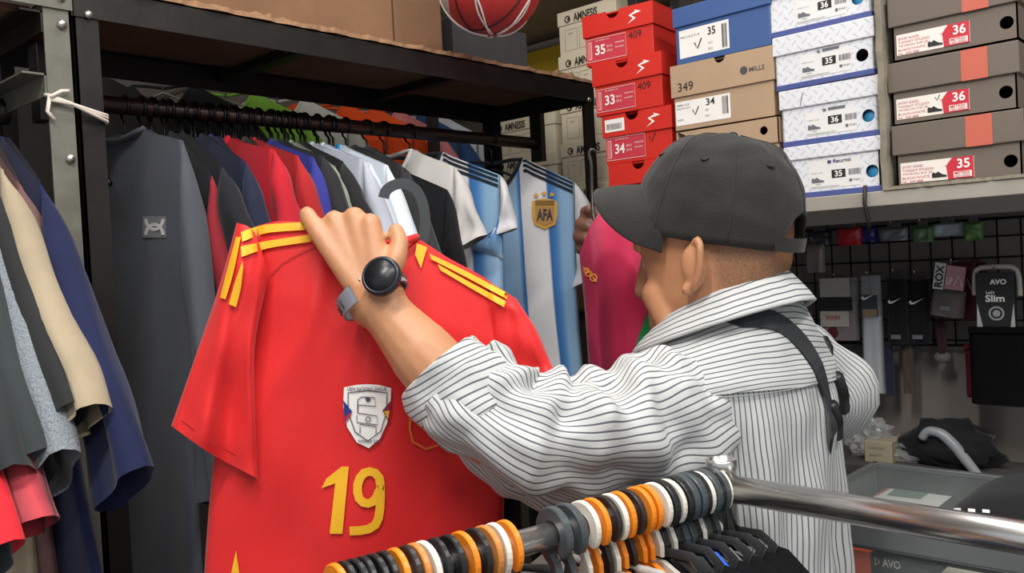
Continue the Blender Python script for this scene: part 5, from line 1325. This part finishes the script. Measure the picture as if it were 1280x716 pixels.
cg('black t-shirt next to the blue and white sports shirt', 820, '1c1c1e', 95)
for k_, (px_, l_) in enumerate(((895, 'thin black vest right at the chrome corner post'), (880, 'black polo between two black shirts by the corner post'), (864, 'black top under the dark hangers by the corner post'), (847, 'black shirt tucked beside the blue and white shirt'), (829, 'matt black shirt under the white hangers'), (808, 'blackish shirt under the bright orange hangers'))):
    cg(l_, px_, '101113', 110 + k_, .05)
cg('pale grey t-shirt on the chrome rack', 770, 'b4b2ad', 96)
cg('warm grey t-shirt among the orange hangers', 745, '8d8782', 97)
cg('black t-shirt under the two dark grey hangers', 702, '1b1b1d', 98)
cg('dark brown t-shirt under the orange and white hangers', 615, '3a2a24', 99)
cg('black jersey on the near part of the chrome rail', 560, '17171a', 100)
cg('dark t-shirt under the row of black hangers', 470, '202024', 101)

# ================================================================== glass counter
CX0, CX1, CY0, CY1, CZ = 1.385, 1.785, -1.0, .675, 1.068
M_ALU = mat('aluminium_trim', '8d9092', .35, .6, .08, 12)
M_ALUD = mat('dark_aluminium', '54575a', .4, .5, .08, 12)
M_GLASS = glass_mat('counter_glass', (.55, .62, .60), .03, .10)
ctr_ = thing('glass_counter', 'glass topped display counter with aluminium frame', 'counter', ((CX0 + CX1) / 2, (CY0 + CY1) / 2, 0))
obox('glass_top', (CX0 + .012, CY0 + .012, CZ - .006), (CX1 - .012, CY1 - .012, CZ), M_GLASS, ctr_, bevel=0)
for lo, hi in (((CX0, CY0, CZ - .008), (CX0 + .012, CY1, CZ + .001)), ((CX1 - .012, CY0, CZ - .008), (CX1, CY1, CZ + .001)), ((CX0, CY1 - .012, CZ - .008), (CX1, CY1, CZ + .001)), ((CX0, CY0, CZ - .008), (CX1, CY0 + .012, CZ + .001))):
    obox('edge_trim', lo, hi, M_ALU, ctr_)
obox('front_frame', (CX0, CY0, CZ - .041), (CX0 + .018, CY1, CZ - .008), M_ALU, ctr_)
obox('front_frame', (CX0 - .001, CY0, CZ - .045), (CX0 + .018, CY1, CZ - .041), M_ALUD, ctr_)
obox('front_pane', (CX0 + .005, CY0 + .01, .30), (CX0 + .010, CY1 - .01, CZ - .045), M_GLASS, ctr_, bevel=0)
obox('end_pane', (CX0 + .02, CY1 - .010, .30), (CX1 - .012, CY1 - .005, CZ - .008), M_GLASS, ctr_, bevel=0)
obox('back_panel', (CX1 - .010, CY0, .0), (CX1, CY1, CZ - .008), mat('counter_back', '3b3d3f', .7), ctr_)
obox('base', (CX0, CY0, 0), (CX1 - .012, CY1, .30), mat('counter_base', '4a4b4d', .6), ctr_)
obox('inner_shelf', (CX0 + .02, CY0 + .012, .941), (CX1 - .012, CY1 - .015, .947), glass_mat('shelf_glass', (.7, .8, .78), .05, .45), ctr_, bevel=0)
for y in (CY0 + .01, CY1 - .01):
    obox('corner_post', (CX0, y - .01, .30), (CX0 + .018, y + .01, CZ - .06), M_ALU, ctr_)
# goods inside: boxes on the inner shelf directly behind the front pane
def inner(label, name, px0, px1, py, h, col, z0, dep=.10, dx=.03, texts=(), cat='box'):
    a = PL(px0, py, 0, CX0 + dx).y; b = PL(px1, py, 0, CX0 + dx).y; wd = (a - b) / 2
    t = thing(name, label, cat, (CX0 + dx, (a + b) / 2, z0), ROT)
    obox('carton', (-wd, 0, 0), (wd, dep, h), ink(col, .45), t, True)
    for g, m in texts(wd, h) if texts else []: art('print', g, (0, 0, 0), (1, 0, 0), (0, 0, 1), .0008, m, t)
    return t
z_in = .9475
inner('orange box inside the glass counter', 'product_box', 1044, 1088, 700, .062, 'e4551f', z_in)
inner('black box lettered AVO inside the glass counter', 'product_box', 1089, 1172, 704, .062, '1b1c1e', z_in, texts=lambda w_, h: [(join2(fit_text('AVO', -w_ + .018, .042, -w_ + .046, .055, .03), stroke2([(-w_ + .007, .042), (-w_ + .014, .0485), (-w_ + .007, .055)], .0015, True)), M_WH), (fit_text('SLIMMING', w_ - .04, .044, w_ - .012, .050), M_GREYI)])
inner('pale cream card box inside the glass counter', 'product_box', 1176, 1290, 706, .050, 'cfcdbd', z_in, texts=lambda w_, h: [(rect2(-w_ + .006, .012, w_ - .01, .038), ink('e3e2d4'))])
# second layer lower in the case
inner('dark grey carton row lower in the glass counter', 'product_box', 1050, 1290, 716, .40, '2a2b2d', .302, .25)
# leaflet lying on an inner tray under the glass
def lie(px, py, z): return PL(px, py, 2, z)
zp = .9325 + .063
lf = thing('leaflet', 'white printed leaflet with a grey green picture under the glass', 'paper', lie(1150, 622, 1.02))
zl = 1.02
MB().add([], []) 
quad = [lie(1118, 604, zl), lie(1200, 612, zl), lie(1172, 634, zl), lie(1090, 622, zl)]
mbq = MB(); mbq.add(quad + [v + V((0, 0, -.001)) for v in quad], [(0, 1, 2, 3), (7, 6, 5, 4), (0, 4, 5, 1), (1, 5, 6, 2), (2, 6, 7, 3), (3, 7, 4, 0)])
mbq.build('sheet', ink('c9cbc2'), lf, smooth=False)
qi = [lie(1122, 609, zl) , lie(1165, 614, zl), lie(1150, 624, zl), lie(1108, 619, zl)]
mk('picture', [v + V((0, 0, .0006)) for v in qi], [(0, 1, 2, 3)], ink('6f7f76'), lf, False, False)
qi = [lie(1092, 619, zl), lie(1120, 604, zl), lie(1124, 604.5, zl), lie(1096, 620, zl)]
mk('red_edge', [v + V((0, 0, .0006)) for v in qi], [(0, 1, 2, 3)], ink('a5534c'), lf, False, False)
tray = tag(obox('paper_tray', (CX0 + .06, .02, .985), (CX1 - .03, CY1 - .03, 1.018), mat('tray_grey', '2c302f', .5)), 'grey tray under the counter glass carrying the leaflet', 'tray')
# folded black shirt with three white dashes on the glass
fs_ = thing('folded_shirt', 'black folded shirt with three white marks on the glass counter', 'shirt', PL(1250, 625, 2, CZ))
cc = PL(1262, 618, 2, CZ); 
def fold_pt(a, b):
    ang = 2 * pi * a; r = b
    x = .155 * math.copysign(abs(cos(ang)) ** .45, cos(ang)) * r; y = .125 * math.copysign(abs(sin(ang)) ** .45, sin(ang)) * r
    h = .062 * (1 - r ** 5) + .006 * noise.noise(V((x * 20, y * 20, 1))) * (1 - r)
    return V((1.585 + y * 1.15, .305 + x * .95, CZ + .0015 + max(0, h * (.75 - 1.6 * x))))
fb = MB().grid(fold_pt, 64, 16, True).build('cloth', fabric('16171a', 'black_fold'), fs_)
bvf = bvh_of([fb])
for x in (1197, 1215, 1233): decal('white_mark', poly2([(x - 5, 634 + (x - 1197) * .06), (x + 4, 635 + (x - 1197) * .06), (x + 4, 639 + (x - 1197) * .06), (x - 5, 638 + (x - 1197) * .06)]), ident, bvf, M_WH, fb, .002, 1, PL(x, 636, 2, CZ + .004))

# ledge behind the counter with bags and small boxes
LZ = 1.055
led = thing('wall_ledge', 'dark ledge behind the glass counter under the wire grid', 'ledge', (1.87, 0, 0))
obox('top', (1.80, -1.0, LZ - .02), (1.968, 1.235, LZ), mat('ledge_grey', '4c4a47', .6), led)
obox('front', (1.80, -1.0, 0), (1.82, 1.235, LZ - .02), mat('ledge_grey', '4c4a47', .6), led)
def lump(name, label, cat, px, py, x, sx, sy, sz, m, seed, amp=.25, z=LZ, sm=True):
    c = PL(px, py, 0, x); mb = MB(); mb.sphere((0, 0, 0), 1, 28, 18)
    vs = []
    for v in mb.v:
        d = 1 + amp * noise.noise(v * 2.2 + V((seed, 0, 0))) + amp * .5 * noise.noise(v * 5 + V((seed, 3, 0)))
        q_ = v * d; vs.append(V((q_.x * sx, q_.y * sy, max(-sz * .8, q_.z * sz))))
    zmin = min(v.z for v in vs)
    o = mk(name, [v + V((c.x, c.y, z - zmin)) for v in vs], mb.f, m, None, False, sm)
    return tag(o, label, cat)
M_FILM = glass_mat('clear_film', (.6, .62, .63), .15, .28)
lump('plastic_bag', 'crumpled clear plastic bag behind the counter beside the man', 'bag', 1088, 560, 1.88, .04, .045, .045, M_FILM, 3, .5, sm=False)
lump('plastic_bag', 'flat crumpled clear plastic bag near the small beige box', 'bag', 1135, 560, 1.90, .05, .07, .025, M_FILM, 9, .5, sm=False)
lump('cloth_bag', 'soft black cloth bag on the ledge behind the counter', 'bag', 1188, 570, 1.875, .045, .09, .05, fabric('131415', 'black_bag'), 5, .3)
bb = PL(1098, 575, 0, 1.83)
t = thing('small_box', 'small beige box with faint print on the ledge', 'box', (1.83, bb.y, LZ), ROT)
obox('carton', (-.028, 0, 0), (.028, .05, .045), ink('a89d86'), t, True); lbl('print', join2(fit_text('COMFORT', -.02, .028, .014, .033), fit_text('size M', -.018, .014, .006, .019)), ink('7a705e'), t)
pts = [PL(x, y, 0, 1.835) for x, y in ((1152, 546), (1160, 539), (1176, 542), (1192, 556), (1208, 576), (1226, 598))]
pts[0].z -= .004
tag(MB().tube(smoothpath(pts, 24), [.008 + .003 * sin(pi * i / 24) for i in range(25)], 12).build('plastic_tube', plastic('8e9296', .3)), 'pale grey curved plastic tube resting over the black bag', 'tube')

# ------------------------------------------------------------------ wire grid and packs under the shelf
GX = 1.945
gp = thing('wire_grid', 'black wire grid panel under the shoe shelf', 'grid', (GX, .3, 1.1))
mb = MB()
y = -.62
while y < 1.19: mb.tube([(GX, y, 1.29), (GX, y, 1.545)], .0018, 5); y += .042
z = 1.30
while z < 1.55: mb.tube([(GX + .0036, -.62, z), (GX + .0036, 1.19, z)], .0018, 5); z += .042
mb.build('wires', M_WIRE, gp)['kind'] = 'stuff'
for a, b in (((GX, -.62, 1.29), (GX, 1.19, 1.29)), ((GX, -.62, 1.545), (GX, 1.19, 1.545)), ((GX, -.62, 1.29), (GX, -.62, 1.545)), ((GX, 1.19, 1.29), (GX, 1.19, 1.545))):
    MB().tube([a, b], .003, 6).build('frame', M_WIRE, gp)
tag(obox('backing_board', (1.970, -.86, .0), (1.978, 1.20, 1.57), mat('backing_brown', '77706a', .85, 0, .12, 3)), 'dull grey brown board behind the wire grid', 'board')
def pack(name, label, cat, px0, py0, px1, py1, x, th=.012, group='packs on the wire grid', tilt=0):
    a = PL(px0, py0, 0, x); b = PL(px1, py1, 0, x); wd = abs(a.y - b.y) / 2; h = abs(a.z - b.z)
    t = thing(name, label, cat, (x, (a.y + b.y) / 2, min(a.z, b.z)), ROT, group)
    t.rotation_euler = (0, tilt, ROT)
    return t, wd, h
def pouch(n, t, x0, x1, z0, z1, th, m, seed=1, y=0.):
    q_ = coons([(x0, z1), (x1, z1)], [(x0, z0), (x1, z0)], [(x0, z1), (x0, z0)], [(x1, z1), (x1, z0)])
    return cushion(q_, lambda p, off: V((p.x, off + y, p.y)), th, folds_fn(seed, .003, 5), 12, 16).build(n, m, t, True)
def card(n, t, x0, x1, z0, z1, m, y=-.016, th=.0015): return obox(n, (x0, y, z0), (x1, y + th, z1), m, t, True, .0004)
def peg(t, h, y1=None):
    MB().tube([(0, GX - t.location.x, h + .004), (0, -.018, h + .004), (0, -.022, h + .010)], .0016, 6).build('peg', M_STEELW, t, True)
swsh = lambda x, z, s: poly2([(x, z + s * .18), (x + s * .12, z), (x + s * .34, z + s * .02), (x + s, z + s * .42), (x + s * .36, z + s * .16), (x + s * .2, z + s * .14), (x + s * .16, z + s * .3)])
M_SBLK = fabric('141416', 'sock_black')
t, w_, h = pack('sock_pack', 'sock pack with white and red card beside the man', 'socks', 1022, 348, 1076, 425, 1.90)
pouch('film', t, -w_, w_, 0, h, .012, M_FILM, 2); pouch('sock', t, -w_ * .9, w_ * .9, 0, h * .45, .009, fabric('5a1d20', 'sock_maroon'), 3)
card('header_card', t, -w_ * .75, w_ * .7, h * .70, h, ink('b9b3a8')); card('middle_card', t, -w_ * .9, w_ * .8, h * .48, h * .69, M_INK); card('lower_card', t, -w_ * .8, w_ * .6, h * .22, h * .47, ink('b3aca3'))
art('print', join2(fit_text('SOCKS', -w_ * .5, h * .34, w_ * .2, h * .40, .02)), (0, -.017, 0), (1, 0, 0), (0, 0, 1), .0006, ink('b23b3b'), t); peg(t, h)
t, w_, h = pack('sock_pack', 'long pale grey sock in a clear bag on the grid', 'socks', 1075, 345, 1107, 492, 1.88)
pouch('film', t, -w_, w_, 0, h, .013, M_FILM, 4); pouch('sock', t, -w_ * .85, w_ * .9, .002, h * .66, .010, fabric('a7a9ac', 'sock_grey'), 5)
card('header_card', t, -w_ * .8, w_ * .85, h * .66, h * .84, ink('33363a'), -.015); art('logo', swsh(-w_ * .7, h * .80, w_ * 1.3), (0, -.016, 0), (1, 0, 0), (0, 0, 1), .0006, M_PALE, t)
card('tan_band', t, -w_ * .6, w_ * .75, h * .66, h * .72, ink('8a6f55'), -.0165); peg(t, h)
for k, (a0, a1) in enumerate(((1108, 1136), (1134, 1164))):
    t, w_, h = pack('sock_pack', ['black sock pack with one white tick beside the long grey sock', 'black sock pack with a white tick beside the lettered pack'][k], 'socks', a0, 342 + k * 2, a1, 430, 1.885 + .012 * k)
    pouch('sock', t, -w_, w_, 0, h * .92, .012, M_SBLK, 6 + k); art('logo', swsh(-w_ * .7, h * (.58 - .0 * k), w_ * 1.4), (0, -.0165, 0), (1, 0, 0), (0, 0, 1), .0006, M_PALE, t)
    art('size_tab', rect2(-w_ * .5, h * .08, w_ * .5, h * .14), (0, -.0165, 0), (1, 0, 0), (0, 0, 1), .0006, M_GREYI, t); card('header_card', t, -w_ * .5, w_ * .5, h * .9, h, M_INK, -.003); peg(t, h)
for k, (x0_, y0_, x1_, y1_) in enumerate(((1128, 430, 1144, 492), (1106, 430, 1118, 494))):
    t, w_, h = pack('sock_pack', ['narrow tan sock hanging below the black packs', 'narrow navy sock hanging next to the long grey sock'][k], 'socks', x0_, y0_, x1_, y1_, 1.90)
    pouch('sock', t, -w_, w_, 0, h, .008, fabric(('4b4038', '23283d')[k]), 12 + k); card('header_card', t, -w_, w_, h * .92, h * 1.05, M_INK, -.003)
t, w_, h = pack('knee_guard_pack', 'tilted pack with white lettered strip and pink card', 'pack', 1160, 330, 1204, 395, 1.87, tilt=.16)
pouch('pad', t, -w_, w_, 0, h * .5, .014, fabric('5b5553', 'pad_grey'), 15); card('side_strip', t, -w_ * .95, -w_ * .30, h * .5, h, ink('cfccca'), -.014); card('pink_card', t, -w_ * .25, w_ * .9, h * .52, h * .97, ink('b98a90'), -.013)
art('lettering', fit_text('ROX', 0, 0, h * .42, w_ * .5, .03), (-w_ * .36, -.0145, h * .54), (0, 0, 1), (-1, 0, 0), .0006, M_INK, t)
art('print', join2(fit_text('LP', -w_ * .15, h * .62, w_ * .2, h * .75, .02), stroke2([(w_ * .3, h * .60), (w_ * .55, h * .80), (w_ * .8, h * .60)], .002)), (0, -.0135, 0), (1, 0, 0), (0, 0, 1), .0006, ink('e6dcdc'), t)
art('size_tab', rect2(-w_ * .3, h * .12, w_ * .3, h * .2), (0, -.0165, 0), (1, 0, 0), (0, 0, 1), .0006, M_GREYI, t); peg(t, h)
for k in range(2):
    t, w_, h = pack('sock_pack', ['maroon pack with white zigzag print between the lettered packs', 'second maroon pack directly behind the silver sided pack'][k], 'socks', 1192 + 14 * k, 328, 1222 + 14 * k, 400 - 6 * k, 1.90 + .02 * k)
    pouch('sock', t, -w_, w_, 0, h, .011, fabric('4a1a20', 'maroon_pack'), 17 + k); art('zigzag', stroke2([(-w_ * .8, h * .5), (-w_ * .4, h * .72), (0, h * .5), (w_ * .4, h * .72), (w_ * .8, h * .5)], .003), (0, -.0145, 0), (1, 0, 0), (0, 0, 1), .0006, ink('a98c8c'), t); card('header_card', t, -w_ * .4, w_ * .4, h, h * 1.06, ink('3a1a1c'), -.001)
t, w_, h = pack('foot_form', 'grey sock foot hanging upright under the lettered pack', 'socks', 1166, 398, 1190, 456, 1.91)
pouch('leg', t, -w_ * .5, w_ * .5, h * .25, h, .010, fabric('3a2226', 'leg_maroon'), 20)
MB().sphere((0, -.002, h * .16), w_, 16, 10, (1, .6, .75)).build('toe', fabric('6d6a68', 'toe_grey'), t, True)
t, w_, h = pack('slimming_pack', 'black lettered pack with silver sides on a white hanger', 'pack', 1221, 341, 1272, 415, 1.845)
card('card', t, -w_, w_, 0, h, ink('1b1c1f'), -.012, .014)
art('silver_side', poly2([(-w_, 0), (-w_ * .62, 0), (-w_ * .95, h * .5)]), (0, -.0125, 0), (1, 0, 0), (0, 0, 1), .0005, ink('b9b8b6'), t); art('silver_side', poly2([(w_, 0), (w_ * .70, 0), (w_ * .95, h * .5)]), (0, -.0125, 0), (1, 0, 0), (0, 0, 1), .0005, ink('b9b8b6'), t)
art('lettering', fit_text('AVO', -w_ * .25, h * .80, w_ * .62, h * .89, .04), (0, -.0125, 0), (1, 0, 0), (0, 0, 1), .0005, M_WH, t)
art('lettering', fit_text("Let's", -w_ * .45, h * .645, -w_ * .02, h * .70, .02), (0, -.0125, 0), (1, 0, 0), (0, 0, 1), .0005, M_WH, t)
art('lettering', fit_text('Slim', -w_ * .5, h * .51, w_ * .5, h * .63, .03), (0, -.0125, 0), (1, 0, 0), (0, 0, 1), .0005, M_WH, t)
art('round_emblem', join2(stroke2([(w_ * .05 + w_ * .36 * cos(a * pi / 10), h * .32 + w_ * .36 * sin(a * pi / 10)) for a in range(20)], .0035, True), disc2(w_ * .05, h * .32, w_ * .2)), (0, -.0125, 0), (1, 0, 0), (0, 0, 1), .0005, ink('a3a5a6'), t)
art('white_tab', rect2(w_ * .72, h * .02, w_ * .98, h * .09), (0, -.0125, 0), (1, 0, 0), (0, 0, 1), .0009, M_WH, t)
MB().tube(smoothpath([(-w_ * 1.15, 0, h * .62), (-w_ * 1.1, 0, h * .98), (-w_ * .8, 0, h * 1.08), (w_ * .8, 0, h * 1.08), (w_ * 1.15, 0, h * .95), (w_ * 1.2, 0, h * .6)], 24), .005, 8).build('hanger_frame', plastic('b5b0a8'), t, True); peg(t, h * 1.05)
# black shorts hanging below
for k, (x0_, y0_, x1_, y1_, c, lb_) in enumerate(((1211, 408, 1290, 508, '0b0b0d', 'black shorts hanging under the silver sided pack'), (1206, 430, 1240, 497, '4a1520', 'maroon shorts hem showing beside the black shorts'), (1226, 440, 1262, 499, '1b2750', 'navy shorts with a white tick showing under the black shorts'))):
    t, w_, h = pack('shorts', lb_, 'shorts', x0_, y0_, x1_, y1_, 1.83 + .03 * k)
    mc = mat('shorts_' + c, c, .9, 0, .1, 20, spec=.1)
    pouch('cloth', t, -w_, w_, 0, h, .014, mc, 22 + k); card('waistband', t, -w_ * .95, w_ * .95, h * .93, h * 1.0, mc, -.016)
    if k == 2: art('logo', swsh(-w_ * .55, h * .20, w_ * .7), (0, -.018, 0), (1, 0, 0), (0, 0, 1), .0006, M_PALE, t)
# bright packs hanging along the top of the grid
for k, (x0_, y0_, x1_, y1_, c, lb_) in enumerate(((1046, 286, 1078, 306, 'b5262c', 'red shiny pouch under the shoe shelf'), (1076, 284, 1098, 302, '2c2f7a', 'blue shiny pouch beside the red one under the shelf'), (1010, 290, 1040, 306, '3a3d44', 'dark shiny pouch under the shelf near the cap'),
        (1100, 286, 1136, 300, '73787c', 'grey shiny pouch under the shelf above the black socks'), (1140, 284, 1168, 302, '5a7d52', 'green pouch under the shoe shelf'), (1166, 280, 1204, 294, 'aab6bd', 'pale blue pouch under the shelf above the maroon packs'), (1204, 278, 1230, 300, '51763f', 'grass green pouch under the shelf above the silver sided pack'),
        (1008, 306, 1032, 340, '8b7f78', 'pale pouch with pink spot hanging beside the cap'))):
    t, w_, h = pack('pouch', lb_, 'pouch', x0_, y0_, x1_, y1_, 1.86 + .012 * (k % 3), group='pouches under the shelf')
    pouch('bag', t, -w_, w_, 0, h, .012, mat('shiny_' + c, c, .25, 0, .15, 30), 30 + k); card('header_card', t, -w_ * .5, w_ * .5, h, h + .012, ink('4a4a4c'), -.001); peg(t, h + .006)
